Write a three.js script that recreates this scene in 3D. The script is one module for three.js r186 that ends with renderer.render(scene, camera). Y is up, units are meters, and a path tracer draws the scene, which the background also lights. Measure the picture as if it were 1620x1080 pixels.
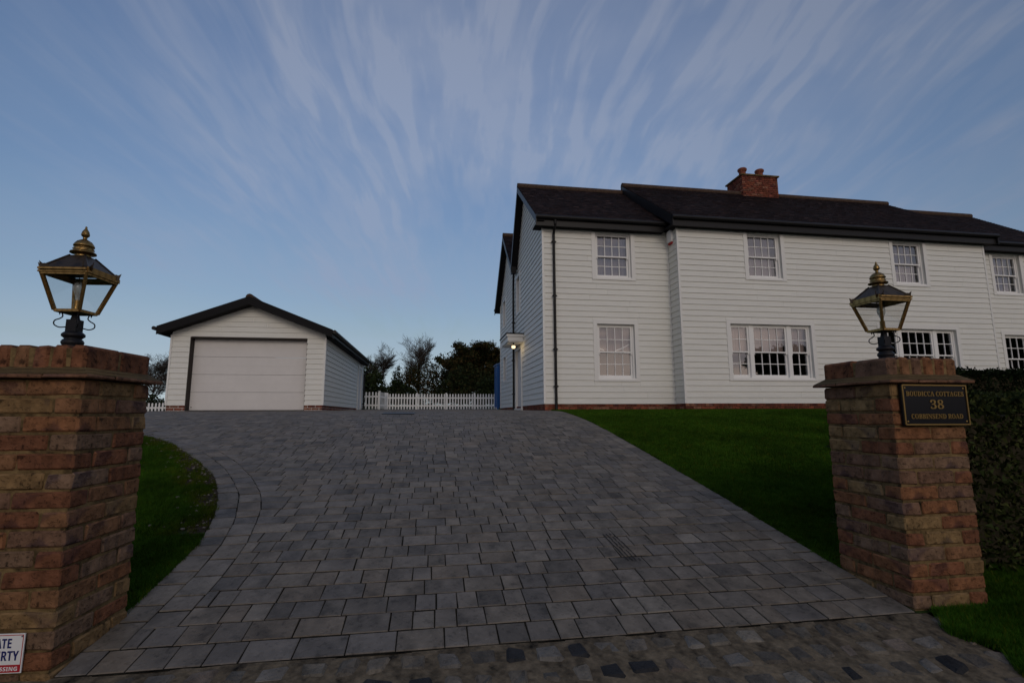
import * as THREE from 'three';
import { mergeGeometries } from 'three/addons/utils/BufferGeometryUtils.js';
import { FontLoader } from 'three/addons/loaders/FontLoader.js';
import { TextGeometry } from 'three/addons/geometries/TextGeometry.js';

// ---------------------------------------------------------------- camera, sky, sun, exposure
const scene = new THREE.Scene();
const camera = new THREE.PerspectiveCamera(68.08, 1024 / 682, 0.05, 3000);
camera.rotation.order = 'YXZ';
camera.rotation.set(0.1435, -0.1577, -0.0041);
camera.position.set(0, 0, 0);                       // eye level is y = 0; the kerb below lies near y = -1.1
const renderer = new THREE.WebGLRenderer({ antialias: true });
renderer.toneMapping = THREE.LinearToneMapping;
renderer.toneMappingExposure = 1.0;
renderer.shadowMap.enabled = true;

function mulberry(a) {
  return () => { a |= 0; a = a + 0x6D2B79F5 | 0; let t = Math.imul(a ^ a >>> 15, 1 | a); t = t + Math.imul(t ^ t >>> 7, 61 | t) ^ t; return ((t ^ t >>> 14) >>> 0) / 4294967296; };
}
const clamp = (x, a = 0, b = 1) => Math.min(b, Math.max(a, x));
const mix = (a, b, t) => a + (b - a) * t;
const sstep = (a, b, x) => { const t = clamp((x - a) / (b - a)); return t * t * (3 - 2 * t); };
const hashTab = (() => { const r = mulberry(77), t = new Float32Array(65536); for (let i = 0; i < 65536; i++) t[i] = r(); return t; })();
function vnoise(x, y) {
  const xi = Math.floor(x), yi = Math.floor(y); let fx = x - xi, fy = y - yi;
  fx = fx * fx * fx * (fx * (fx * 6 - 15) + 10); fy = fy * fy * fy * (fy * (fy * 6 - 15) + 10);
  const a = hashTab[(xi & 255) | (yi & 255) << 8], b = hashTab[(xi + 1 & 255) | (yi & 255) << 8], c = hashTab[(xi & 255) | (yi + 1 & 255) << 8], d = hashTab[(xi + 1 & 255) | (yi + 1 & 255) << 8];
  return a + (b - a) * fx + (c - a + (a - b - c + d) * fx) * fy;
}
function fbm(x, y, n) { let s = 0, a = 0.5, t = 0; for (let i = 0; i < n; i++) { s += a * vnoise(x + i * 17.3, y + i * 9.1); t += a; a *= 0.52; x *= 2.03; y *= 2.03; } return s / t; }

function makeSky() {
  const W = 4096, H = 2048, data = new Float32Array(W * H * 4);
  const stops = [[0, .48, .555, .575], [5, .385, .485, .565], [12, .255, .38, .535], [22, .160, .272, .468], [34, .102, .193, .385], [48, .068, .142, .31], [70, .048, .11, .27], [90, .042, .10, .25]];
  const ca = Math.cos(.09), sa = Math.sin(.09);
  for (let j = 0; j < H; j++) {
    const el = ((j + .5) / H - .5) * Math.PI, y = Math.sin(el), ch = Math.cos(el), deg = el * 180 / Math.PI;
    let k = 0; while (k < stops.length - 2 && deg > stops[k + 1][0]) k++;
    const A = stops[k], B = stops[k + 1], t = clamp((deg - A[0]) / (B[0] - A[0]));
    for (let i = 0; i < W; i++) {
      const az = ((i + .5) / W - .5) * 2 * Math.PI, dx = Math.cos(az) * ch, dz = Math.sin(az) * ch, o = (j * W + i) * 4;
      let r = mix(A[1], B[1], t), g = mix(A[2], B[2], t), b = mix(A[3], B[3], t);
      // seen from here the evening sky is palest opposite the sunken sun, deepens at right angles to it and warms towards it
      const fz = dz, away = Math.acos(clamp(-dz, -1, 1)) * 180 / Math.PI, sunward = sstep(-.25, .95, dz);
      const deep = mix(mix(1, .66, sstep(26, 72, away)), 1, sunward);
      const glow = sstep(.0, 1, dz / Math.max(ch, 1e-4)) * Math.exp(-Math.max(deg, 0) / 15);
      r = mix(r, .30, sunward * .8); g = mix(g, .31, sunward * .8); b = mix(b, .37, sunward * .8);
      if (deg > 0) {
        const q = 1 / (y + .10), px = (dx * ca + dz * sa) * q, pz = (-dx * sa + dz * ca) * q;
        const wx = fbm(px * .8 + 5, pz * .6 + 3, 4) - .5, wz = fbm(px * .7 + 40, pz * .5 + 11, 3) - .5;
        const sx = px + wx * .34, sz = pz + wz * 1.0;
        const P = sstep(.26, .74, fbm(sx * 1.9 + 20, sz * .75 + 7, 5)), S = sstep(.34, .70, fbm(sx * 7.5 + 2 + wz * .8, sz * 1.3, 6)), F = sstep(.34, .76, fbm(sx * 26 + wz * 4, sz * 3.6 + 30, 5)), X = fbm(sx * 9 + 60, sz * 6, 5);
        let c = .14 + P * (.28 + .13 * S + .26 * F * (.6 + .4 * S)) + .08 * S * (.4 + .6 * F) + .11 * F;
        c *= .72 + .56 * X;
        const low = fbm(az * 5 + 3, deg * .55, 5), lowc = sstep(.50, .72, low) * sstep(13, 6, deg) * sstep(0, 2.5, deg);
        c = clamp(c * sstep(0, 14, deg) * mix(.22, 1.15, sstep(-.78, .10, dx)) + lowc * .32, 0, .80);
        const hi = sstep(60, 5, deg);
        const cr = mix(.31, .275, hi), cg = mix(.345, .35, hi), cb = mix(.45, .50, hi);
        r = mix(r, Math.max(r * .97, cr), c); g = mix(g, Math.max(g * .97, cg), c); b = mix(b, cb, c);
        const gc = .42 + 1.0 * sstep(.34, .66, fbm(az * 5, deg * .5 + 9, 5));
        r = r * deep + .88 * glow * gc; g = g * deep + .63 * glow * gc; b = b * deep + .45 * glow * gc;
      }
      data[o] = r; data[o + 1] = g; data[o + 2] = b; data[o + 3] = 1;
    }
  }
  const tx = new THREE.DataTexture(data, W, H, THREE.RGBAFormat, THREE.FloatType);
  tx.mapping = THREE.EquirectangularReflectionMapping; tx.magFilter = tx.minFilter = THREE.LinearFilter; tx.wrapS = THREE.RepeatWrapping; tx.needsUpdate = true;
  return tx;
}
const sky = makeSky();
scene.background = sky; scene.environment = sky;

const sun = new THREE.DirectionalLight(new THREE.Color().setRGB(1, .86, .70), 0.52);   // last warm light of the western sky, very soft
sun.position.set(2.5, 20, 40); sun.target.position.set(0, 0, -10);
sun.castShadow = true; sun.shadow.radius = 44; sun.shadow.mapSize.set(2048, 2048);
Object.assign(sun.shadow.camera, { left: -40, right: 40, top: 40, bottom: -40, near: 1, far: 140 });
scene.add(sun, sun.target);

// ---------------------------------------------------------------- helpers
const counts = {};
function numbered(n) { const k = counts[n] = (counts[n] ?? -1) + 1; return k ? `${n}_${String(k).padStart(3, '0')}` : n; }
function tag(o, label, category, group) { o.userData.label = label; o.userData.category = category; if (group) o.userData.group = group; return o; }
function thing(name, label, category, [x, y, z] = [0, 0, 0], turn = 0, group) {
  const g = new THREE.Group(); g.name = numbered(name); g.position.set(x, y, z); g.rotation.y = turn; scene.add(g); return tag(g, label, category, group);
}
function part(name, geo, mat, parent) {
  const list = Array.isArray(geo) ? geo : [geo];
  const m = new THREE.Mesh(list.length > 1 ? merge(list) : list[0], mat);
  m.name = parent ? name : numbered(name); m.castShadow = m.receiveShadow = true; (parent ?? scene).add(m); return m;
}
function merge(list) {
  const norm = list.map(g => { const n = g.index ? g.toNonIndexed() : g; for (const k of Object.keys(n.attributes)) if (!['position', 'normal', 'uv', 'color'].includes(k)) n.deleteAttribute(k); return n; });
  return mergeGeometries(norm, false);
}
const stuff = o => { o.userData.kind = 'stuff'; return o; };
const structure = o => { o.userData.kind = 'structure'; return o; };
function B(x0, x1, y0, y1, z0, z1) {            // a box between bounds, uv in metres
  const g = new THREE.BoxGeometry(x1 - x0, y1 - y0, z1 - z0); g.translate((x0 + x1) / 2, (y0 + y1) / 2, (z0 + z1) / 2); boxUV(g); return g;
}
function boxUV(g, ou = 0, ov = 0) {
  const p = g.attributes.position, n = g.attributes.normal, uv = new Float32Array(p.count * 2);
  for (let i = 0; i < p.count; i++) {
    const ax = Math.abs(n.getX(i)), ay = Math.abs(n.getY(i)), az = Math.abs(n.getZ(i));
    const [u, v] = ax >= ay && ax >= az ? [p.getZ(i), p.getY(i)] : ay >= az ? [p.getX(i), p.getZ(i)] : [p.getX(i), p.getY(i)];
    uv[2 * i] = u + ou; uv[2 * i + 1] = v + ov;
  }
  g.setAttribute('uv', new THREE.BufferAttribute(uv, 2)); return g;
}
function tris(P, ou = 0, ov = 0, color) {       // flat-shaded geometry from a flat list of triangle corners
  const g = new THREE.BufferGeometry(); g.setAttribute('position', new THREE.Float32BufferAttribute(P, 3)); g.computeVertexNormals(); boxUV(g, ou, ov);
  if (color) { const c = new Float32Array(P.length); for (let i = 0; i < P.length; i += 3) { c[i] = color[0]; c[i + 1] = color[1]; c[i + 2] = color[2]; } g.setAttribute('color', new THREE.BufferAttribute(c, 3)); }
  return g;
}
function quad(P, a, b, c, d) { P.push(...a, ...b, ...c, ...a, ...c, ...d); }
function cbox(w, h, d, r, jit, rnd, color) {      // a chamfered block with uneven corners, 44 triangles
  const C = {}, s = [-1, 1];
  for (const x of s) for (const y of s) for (const z of s) {
    const j = [0, 0, 0].map(() => (rnd() - .5) * 2 * jit), rr = r * (.7 + rnd() * .8);
    C[[x, y, z]] = { x: [x * w / 2 + j[0], y * (h / 2 - rr) + j[1], z * (d / 2 - rr) + j[2]], y: [x * (w / 2 - rr) + j[0], y * h / 2 + j[1], z * (d / 2 - rr) + j[2]], z: [x * (w / 2 - rr) + j[0], y * (h / 2 - rr) + j[1], z * d / 2 + j[2]] };
  }
  const P = [], face = (...v) => {                // wound outwards, whatever the order given
    const [a, b, c] = v, n = new THREE.Vector3(b[0] - a[0], b[1] - a[1], b[2] - a[2]).cross(new THREE.Vector3(c[0] - a[0], c[1] - a[1], c[2] - a[2]));
    if (n.x * (a[0] + c[0]) + n.y * (a[1] + c[1]) + n.z * (a[2] + c[2]) < 0) v.reverse();
    if (v.length === 3) P.push(...v[0], ...v[1], ...v[2]); else quad(P, ...v);
  };
  for (const a of s) {
    face(...[[-1, -1], [1, -1], [1, 1], [-1, 1]].map(([p, q]) => C[[a, p, q]].x));
    face(...[[-1, -1], [1, -1], [1, 1], [-1, 1]].map(([p, q]) => C[[p, a, q]].y));
    face(...[[-1, -1], [1, -1], [1, 1], [-1, 1]].map(([p, q]) => C[[p, q, a]].z));
    for (const b of s) {
      face(C[[a, b, -1]].x, C[[a, b, 1]].x, C[[a, b, 1]].y, C[[a, b, -1]].y);
      face(C[[a, -1, b]].x, C[[a, 1, b]].x, C[[a, 1, b]].z, C[[a, -1, b]].z);
      face(C[[-1, a, b]].y, C[[1, a, b]].y, C[[1, a, b]].z, C[[-1, a, b]].z);
      for (const c of s) face(C[[a, b, c]].x, C[[a, b, c]].y, C[[a, b, c]].z);
    }
  }
  return tris(P, rnd() * 4, rnd() * 4, color);
}
function tube(pts, r, seg = 24, rad = 7) { return new THREE.TubeGeometry(new THREE.CatmullRomCurve3(pts.map(p => new THREE.Vector3(...p))), seg, r, rad); }
function cyl(r0, r1, h, x, y, z, n = 16) { const g = new THREE.CylinderGeometry(r1, r0, h, n); g.translate(x, y + h / 2, z); return g; }
function bar(a, b, w, d) {                      // a square bar from a to b
  const A = new THREE.Vector3(...a), Bv = new THREE.Vector3(...b), L = A.distanceTo(Bv), g = new THREE.BoxGeometry(w, L, d ?? w);
  g.applyQuaternion(new THREE.Quaternion().setFromUnitVectors(new THREE.Vector3(0, 1, 0), Bv.clone().sub(A).normalize())); g.translate(...A.add(Bv).multiplyScalar(.5).toArray()); return g;
}

// ---------------------------------------------------------------- textures and materials
function texData(n, f, srgb) {                  // n x n tile from f(u, v) -> [r, g, b] in 0..1 (linear unless srgb)
  const d = new Uint8Array(n * n * 4);
  for (let j = 0; j < n; j++) for (let i = 0; i < n; i++) { const c = f(i / n, j / n), o = (j * n + i) * 4; d[o] = clamp(c[0]) * 255; d[o + 1] = clamp(c[1]) * 255; d[o + 2] = clamp(c[2]) * 255; d[o + 3] = 255; }
  const t = new THREE.DataTexture(d, n, n); t.wrapS = t.wrapT = THREE.RepeatWrapping; t.magFilter = THREE.LinearFilter; t.minFilter = THREE.LinearMipmapLinearFilter; t.generateMipmaps = true;
  if (srgb) t.colorSpace = THREE.SRGBColorSpace; t.needsUpdate = true; return t;
}
function tileNoise(seed, base, oct) {           // fbm that repeats over 0..1
  const r = mulberry(seed), T = new Float32Array(256 * 256).map(() => r());
  return (u, v) => {
    let s = 0, a = .5, tot = 0, f = base;
    for (let o = 0; o < oct; o++, f *= 2, a *= .55) {
      const x = u * f, y = v * f, xi = Math.floor(x), yi = Math.floor(y); let fx = x - xi, fy = y - yi; fx = fx * fx * (3 - 2 * fx); fy = fy * fy * (3 - 2 * fy);
      const h = (p, q) => T[((p % f + f) % f + o * 37 & 255) | ((q % f + f) % f + o * 91 & 255) << 8];
      s += a * mix(mix(h(xi, yi), h(xi + 1, yi), fx), mix(h(xi, yi + 1), h(xi + 1, yi + 1), fx), fy); tot += a;
    }
    return s / tot;
  };
}
const rep = (t, s, sy = s) => { const c = t.clone(); c.repeat.set(s, sy); c.needsUpdate = true; return c; };
const n1 = tileNoise(3, 4, 7), n2 = tileNoise(9, 16, 5), n3 = tileNoise(21, 3, 6), n4 = tileNoise(33, 32, 4);
const stoneMap = texData(512, (u, v) => { const a = n1(u, v), b = n2(u, v), p = n4(u, v); const k = .62 + .5 * (a - .5) * 1.6 + .35 * (b - .5) - (p > .68 ? .14 : 0) + (p < .27 ? .12 : 0); return [k * 1.0, k, k * .99]; });
const stoneBump = texData(512, (u, v) => { const k = .5 + .6 * (n2(u, v) - .5) + .5 * (n4(u, v) - .5) + .3 * (n1(u, v) - .5); return [k, k, k]; });
const brickMap = texData(512, (u, v) => {       // blotched stock brick: purple burns, yellow lime skin, pits
  const a = n1(u, v), b = n3(u, v), c = n2(u, v), p = n4(u, v), burn = sstep(.52, .66, a), skin = sstep(.57, .68, b) * sstep(.42, .58, c);
  const k = .76 + 1.0 * (c - .5) + .7 * (b - .5) - (p > .68 ? .3 : 0);
  return [mix(mix(k, k * .55, burn), .92, skin * .55), mix(mix(k * .98, k * .55, burn), .95, skin * .6), mix(mix(k * .95, k * .72, burn), .97, skin * .62)];
});
const brickBump = texData(512, (u, v) => { const k = .5 + .8 * (n1(u, v) - .5) + .6 * (n2(u, v) - .5) - (n4(u, v) > .68 ? .25 : 0); return [k, k, k]; });
const grainMap = texData(512, (u, v) => { const k = .93 + .10 * (n3(u, v) - .5) + .06 * (n2(u * 1, v * 1) - .5); return [k, k * .998, k * .99]; });
const grainBump = texData(512, (u, v) => { const k = .5 + .8 * (n1(u, v * 1) - .5) + .4 * (n2(u, v) - .5); return [k, k, k]; });
const soilMap = texData(512, (u, v) => { const a = n1(u, v), b = n2(u, v), c = n4(u, v); const k = .55 + .9 * (a - .5) + .7 * (b - .5) + .5 * (c - .5); return [k, k * .95, k * .85]; });
const brassMap = texData(256, (u, v) => { const a = n1(u, v), b = n2(u, v), d = sstep(.42, .70, a * .7 + b * .3); return [mix(1, .38, d), mix(1, .36, d), mix(1, .38, d)]; });
const brassRough = texData(256, (u, v) => { const k = .30 + .5 * sstep(.40, .7, n1(u, v) * .7 + n2(u, v) * .3); return [k, k, k]; });
const lin = (r, g, b) => new THREE.Color().setRGB(r, g, b);
const std = (r, g, b, o = {}) => new THREE.MeshPhysicalMaterial({ color: lin(r, g, b), roughness: .8, specularIntensity: .45, ...o });
const M = {
  white: std(.70, .70, .66, { roughness: .55, map: rep(grainMap, .8) }),
  trim: std(.71, .705, .67, { roughness: .45 }),
  boards: [[.735, .735, .685], [.73, .73, .682], [.74, .74, .69], [.726, .726, .678], [.734, .733, .682]].map(c => std(...c, { roughness: .6, map: rep(grainMap, .7, 2.2), bumpMap: rep(grainBump, .8, 9), bumpScale: .0012 })),
  door: std(.68, .66, .64, { roughness: .5, map: rep(grainMap, .6) }),
  sash: std(.76, .755, .73, { roughness: .4 }),
  black: std(.012, .0115, .012, { roughness: .42, specularIntensity: .4 }),
  blackMatt: std(.013, .0125, .013, { roughness: .75, specularIntensity: .2 }),
  iron: std(.009, .009, .011, { roughness: .45, specularIntensity: .45, bumpMap: rep(stoneBump, 8), bumpScale: .0006 }),
  brass: new THREE.MeshStandardMaterial({ color: lin(.31, .20, .075), metalness: 1, map: rep(brassMap, 5), roughnessMap: rep(brassRough, 5), roughness: .95 }),
  darkBrass: new THREE.MeshStandardMaterial({ color: lin(.060, .042, .026), metalness: .6, map: rep(brassMap, 6), roughness: .5 }),
  glass: new THREE.MeshPhysicalMaterial({ color: 0xffffff, transmission: 1, thickness: 0, roughness: .012, ior: 2.33 }),
  lampGlass: new THREE.MeshPhysicalMaterial({ color: lin(.93, .93, .92), transmission: 1, thickness: 0, roughness: .03, ior: 1.5 }),
  bulb: new THREE.MeshPhysicalMaterial({ color: lin(.62, .64, .62), transmission: .5, thickness: 0, roughness: .16, ior: 1.6 }),
  room: std(.10, .09, .085, { roughness: .95 }),
  net: std(.20, .172, .185, { roughness: .95, side: THREE.DoubleSide }),
  netPink: std(.33, .265, .24, { roughness: .95, side: THREE.DoubleSide }),
  slate: new THREE.MeshPhysicalMaterial({ color: 0xffffff, vertexColors: true, roughness: .7, specularIntensity: .15, map: rep(stoneMap, 1.3) }),
  ridge: std(.10, .062, .042, { roughness: .8, map: rep(stoneMap, 1.5) }),
  mortar: std(.25, .175, .085, { roughness: .95, map: rep(soilMap, 2.2), bumpMap: rep(stoneBump, 4), bumpScale: .004 }),
  bricks: [[.235, .100, .052], [.275, .125, .060], [.265, .165, .076], [.20, .115, .075], [.285, .185, .086], [.20, .085, .046], [.255, .130, .066], [.225, .142, .092]].map(c => std(...c, { roughness: .92, specularIntensity: .3, map: rep(brickMap, 1.7), bumpMap: rep(brickBump, 2.6), bumpScale: .012 })),
  plinth: new THREE.MeshPhysicalMaterial({ color: 0xffffff, specularIntensity: .3, vertexColors: true, roughness: .9, map: rep(brickMap, 2), bumpMap: rep(brickBump, 3), bumpScale: .004 }),
  creasing: std(.24, .125, .075, { roughness: .9, map: rep(brickMap, 2.2), bumpMap: rep(brickBump, 3), bumpScale: .004 }),
  paver: new THREE.MeshPhysicalMaterial({ color: 0xffffff, vertexColors: true, roughness: .7, specularIntensity: .55, map: rep(stoneMap, 1.4), bumpMap: rep(stoneBump, 3.2), bumpScale: .0035 }),
  sett: new THREE.MeshPhysicalMaterial({ color: 0xffffff, vertexColors: true, roughness: .75, specularIntensity: .35, map: rep(stoneMap, 2.6), bumpMap: rep(stoneBump, 5), bumpScale: .006 }),
  sand: std(.030, .027, .021, { roughness: 1, specularIntensity: .1, map: rep(soilMap, 2) }),
  settMortar: std(.215, .178, .132, { roughness: .98, map: rep(soilMap, 1.6), bumpMap: rep(stoneBump, 3), bumpScale: .006 }),
  turf: std(.028, .055, .007, { roughness: 1, map: rep(soilMap, .9) }),
  soil: std(.062, .042, .026, { roughness: 1, map: rep(soilMap, 1.6), bumpMap: rep(soilMap, 1.2), bumpScale: .02 }),
  field: std(.035, .05, .014, { roughness: 1, map: rep(soilMap, .05) }),
  asphalt: std(.045, .045, .047, { roughness: .95, map: rep(stoneMap, .7), bumpMap: rep(stoneBump, 3), bumpScale: .004 }),
  grass: new THREE.MeshPhysicalMaterial({ color: lin(.036, .082, .007), roughness: .9, specularIntensity: .08, side: THREE.DoubleSide }),
  bark: std(.055, .045, .036, { roughness: .95 }),
  picket: std(.74, .74, .72, { roughness: .6 }),
  blue: std(.02, .10, .30, { roughness: .45 }),
  plate: std(.006, .006, .008, { roughness: .3 }),
  gold: new THREE.MeshStandardMaterial({ color: lin(.30, .20, .07), metalness: .9, roughness: .45 }),
  red: std(.42, .02, .03, { roughness: .5 }), navy: std(.012, .02, .13, { roughness: .5 }), signWhite: std(.78, .78, .77, { roughness: .4 }),
  plastic: std(.74, .74, .73, { roughness: .35 }), alarmRed: std(.35, .02, .02, { roughness: .4 }),
  clay: std(.26, .085, .05, { roughness: .85, map: rep(brickMap, 2) }),
  lead: std(.16, .17, .18, { roughness: .6 }),
};
const leafMat = (r, g, b) => new THREE.MeshPhysicalMaterial({ color: lin(r, g, b), roughness: .8, specularIntensity: .15, side: THREE.DoubleSide });

// ---------------------------------------------------------------- the lie of the land
function prof(z) {
  const t = -z - 2.46;
  if (t < 0) { const y = -1.035 + .158 * t; return y > -1.2 ? y : -1.2 + .02 * (1 - Math.exp((y + 1.2) * 5)) * 0; }
  if (t < 5) return -1.035 + .158 * t - .0005 * t * t;
  const y5 = -1.035 + .158 * 5 - .0125, s5 = .153, s1 = .0135;
  if (t < 9) { const w = t - 5; return y5 + s5 * w + (s1 - s5) * w * w / 8; }
  const y9 = y5 + (s5 + s1) / 2 * 4;
  return t < 40 ? y9 + s1 * (t - 9) : y9 + s1 * 31;
}
function land(x, z) { return prof(z) - .55 * sstep(-9.3, -12.5, x) * sstep(-12, -19, z); }
function lerpTab(T, z) {                         // T: rows [z, x] with z falling
  if (z >= T[0][0]) return T[0][1];
  for (let i = 1; i < T.length; i++) if (z >= T[i][0]) return mix(T[i - 1][1], T[i][1], (T[i - 1][0] - z) / (T[i - 1][0] - T[i][0]));
  return T[T.length - 1][1];
}
const leftEdge = [[-2.46, -1.48], [-3.40, -1.48], [-3.76, -1.50], [-4.07, -1.56], [-4.35, -1.63], [-4.80, -1.79], [-5.37, -2.04], [-5.82, -2.34], [-6.34, -2.70], [-6.79, -3.04], [-7.26, -3.46], [-7.51, -3.78], [-8.0, -4.7], [-8.5, -6.2], [-8.9, -8.2], [-9.2, -11]];
const leftJoint1 = [[-2.62, -1.33], [-3.36, -1.32], [-3.75, -1.35], [-4.16, -1.42], [-4.78, -1.61], [-5.22, -1.82], [-5.70, -2.08], [-6.26, -2.46], [-6.75, -2.83], [-7.27, -3.32], [-7.71, -3.85], [-8.2, -4.75], [-8.7, -6.2], [-9.1, -8.2], [-9.4, -11]];
const leftJoint2 = [[-2.77, -1.17], [-3.34, -1.165], [-3.72, -1.19], [-4.14, -1.26], [-4.46, -1.33], [-4.84, -1.46], [-5.34, -1.70], [-5.97, -2.07], [-6.59, -2.52], [-7.26, -3.10], [-7.59, -3.46], [-8.0, -4.0], [-8.45, -4.9], [-8.9, -6.2], [-9.3, -8.2], [-9.6, -11]];
const rightEdge = [[-2.46, 2.535], [-3.5, 2.57], [-4.6, 2.62], [-6.4, 2.66], [-8, 2.68], [-9.6, 2.72], [-11.3, 2.86], [-12.6, 3.02], [-13.2, 3.18]];
const rightJoint = rightEdge.map(([z, x]) => [z, x - .155]);

function sheet(name, zs, xl, xr, nx, off, mat, flagged = true, fn = land) {
  const P = [], uv = [], I = [];
  zs.forEach((z, j) => { const a = xl(z), b = xr(z); for (let i = 0; i <= nx; i++) { const x = mix(a, b, i / nx); P.push(x, fn(x, z) + off, z); uv.push(x, z); if (j && i) { const k = j * (nx + 1) + i; I.push(k - nx - 2, k - nx - 1, k, k - nx - 2, k, k - 1); } } });
  const g = new THREE.BufferGeometry(); g.setAttribute('position', new THREE.Float32BufferAttribute(P, 3)); g.setAttribute('uv', new THREE.Float32BufferAttribute(uv, 2)); g.setIndex(I); g.computeVertexNormals();
  const m = part(name, g, mat); if (flagged) structure(m); return m;
}
const range = (a, b, n) => Array.from({ length: n + 1 }, (_, i) => mix(a, b, i / n));
sheet('ground', [...range(90, 0, 12), ...range(-.5, -30, 90), ...range(-34, -900, 26)], () => -500, () => 500, 100, -.075, M.field, true, (x, z) => land(x, z) - (-.42 * sstep(-29, -36, z)));
sheet('road', range(1.6, -.55, 6), () => -60, () => 60, 30, .0, M.asphalt, true, () => -1.245);
const lawnRight = sheet('lawn', range(-2.46, -13.4, 60), z => lerpTab(rightEdge, z) + .004, () => 24, 40, -.006, M.turf);
sheet('lawn', range(-2.46, -9.2, 50), () => -16, z => lerpTab(leftEdge, z) - .004, 30, -.006, M.turf);
sheet('verge', range(-.6, -2.46, 10), () => 2.66, () => 24, 20, -.012, M.turf, true, (x, z) => prof(z));
sheet('verge', range(-.6, -2.46, 10), () => -24, () => -1.56, 20, -.012, M.turf, true, (x, z) => prof(z));
sheet('lawn', range(-9.2, -30, 20), () => -40, z => z > -16 ? -11 : -9.4, 30, -.01, M.turf);

// ---------------------------------------------------------------- driveway of concrete setts in three lengths, laid in rows
const R1 = mulberry(1201);
function paverTone(r) {
  const t = r(); let c = t < .30 ? [.205, .183, .160] : t < .55 ? [.222, .194, .162] : t < .72 ? [.182, .166, .152] : t < .86 ? [.214, .181, .146] : t < .94 ? [.150, .135, .120] : [.236, .212, .182];
  const k = .87 + .25 * r(); return [c[0] * k * 1.18, c[1] * k * 1.14, c[2] * k * 1.08];
}
function paver(c, r) {                           // c: four corners [x, z] (near-left, near-right, far-right, far-left)
  const h = (r() - .5) * .002, tip = [0, 0, 0, 0].map(() => (r() - .5) * .0022), cx = (c[0][0] + c[1][0] + c[2][0] + c[3][0]) / 4, cz = (c[0][1] + c[1][1] + c[2][1] + c[3][1]) / 4;
  const ins = (p, d, e) => { const dx = cx - p[0], dz = cz - p[1]; return [p[0] + Math.sign(dx) * Math.min(Math.abs(dx) * .5, d), p[1] + Math.sign(dz) * Math.min(Math.abs(dz) * .5, e)]; };
  const j = c.map(p => [p[0] + (r() - .5) * .004, p[1] + (r() - .5) * .004]), bv = .0015 + r() * .0025;
  const lo = j.map(p => ins(p, .0030, .0058)), hi = j.map(p => ins(p, .0030 + bv, .0058 + bv)), P = [];
  const L = lo.map(([x, z], i) => [x, land(x, z) + h - .0028 + tip[i], z]), T = hi.map(([x, z], i) => [x, land(x, z) + h + tip[i], z]), D = lo.map(([x, z]) => [x, land(x, z) - .055, z]);
  quad(P, T[0], T[1], T[2], T[3]);
  for (let i = 0; i < 4; i++) { const k = (i + 1) % 4; quad(P, L[i], L[k], T[k], T[i]); quad(P, D[i], D[k], L[k], L[i]); }
  return tris(P, r() * 6, r() * 6, paverTone(r));
}
const driveway = thing('driveway', 'x', 'x'); driveway.userData = { kind: 'structure' };
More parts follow.
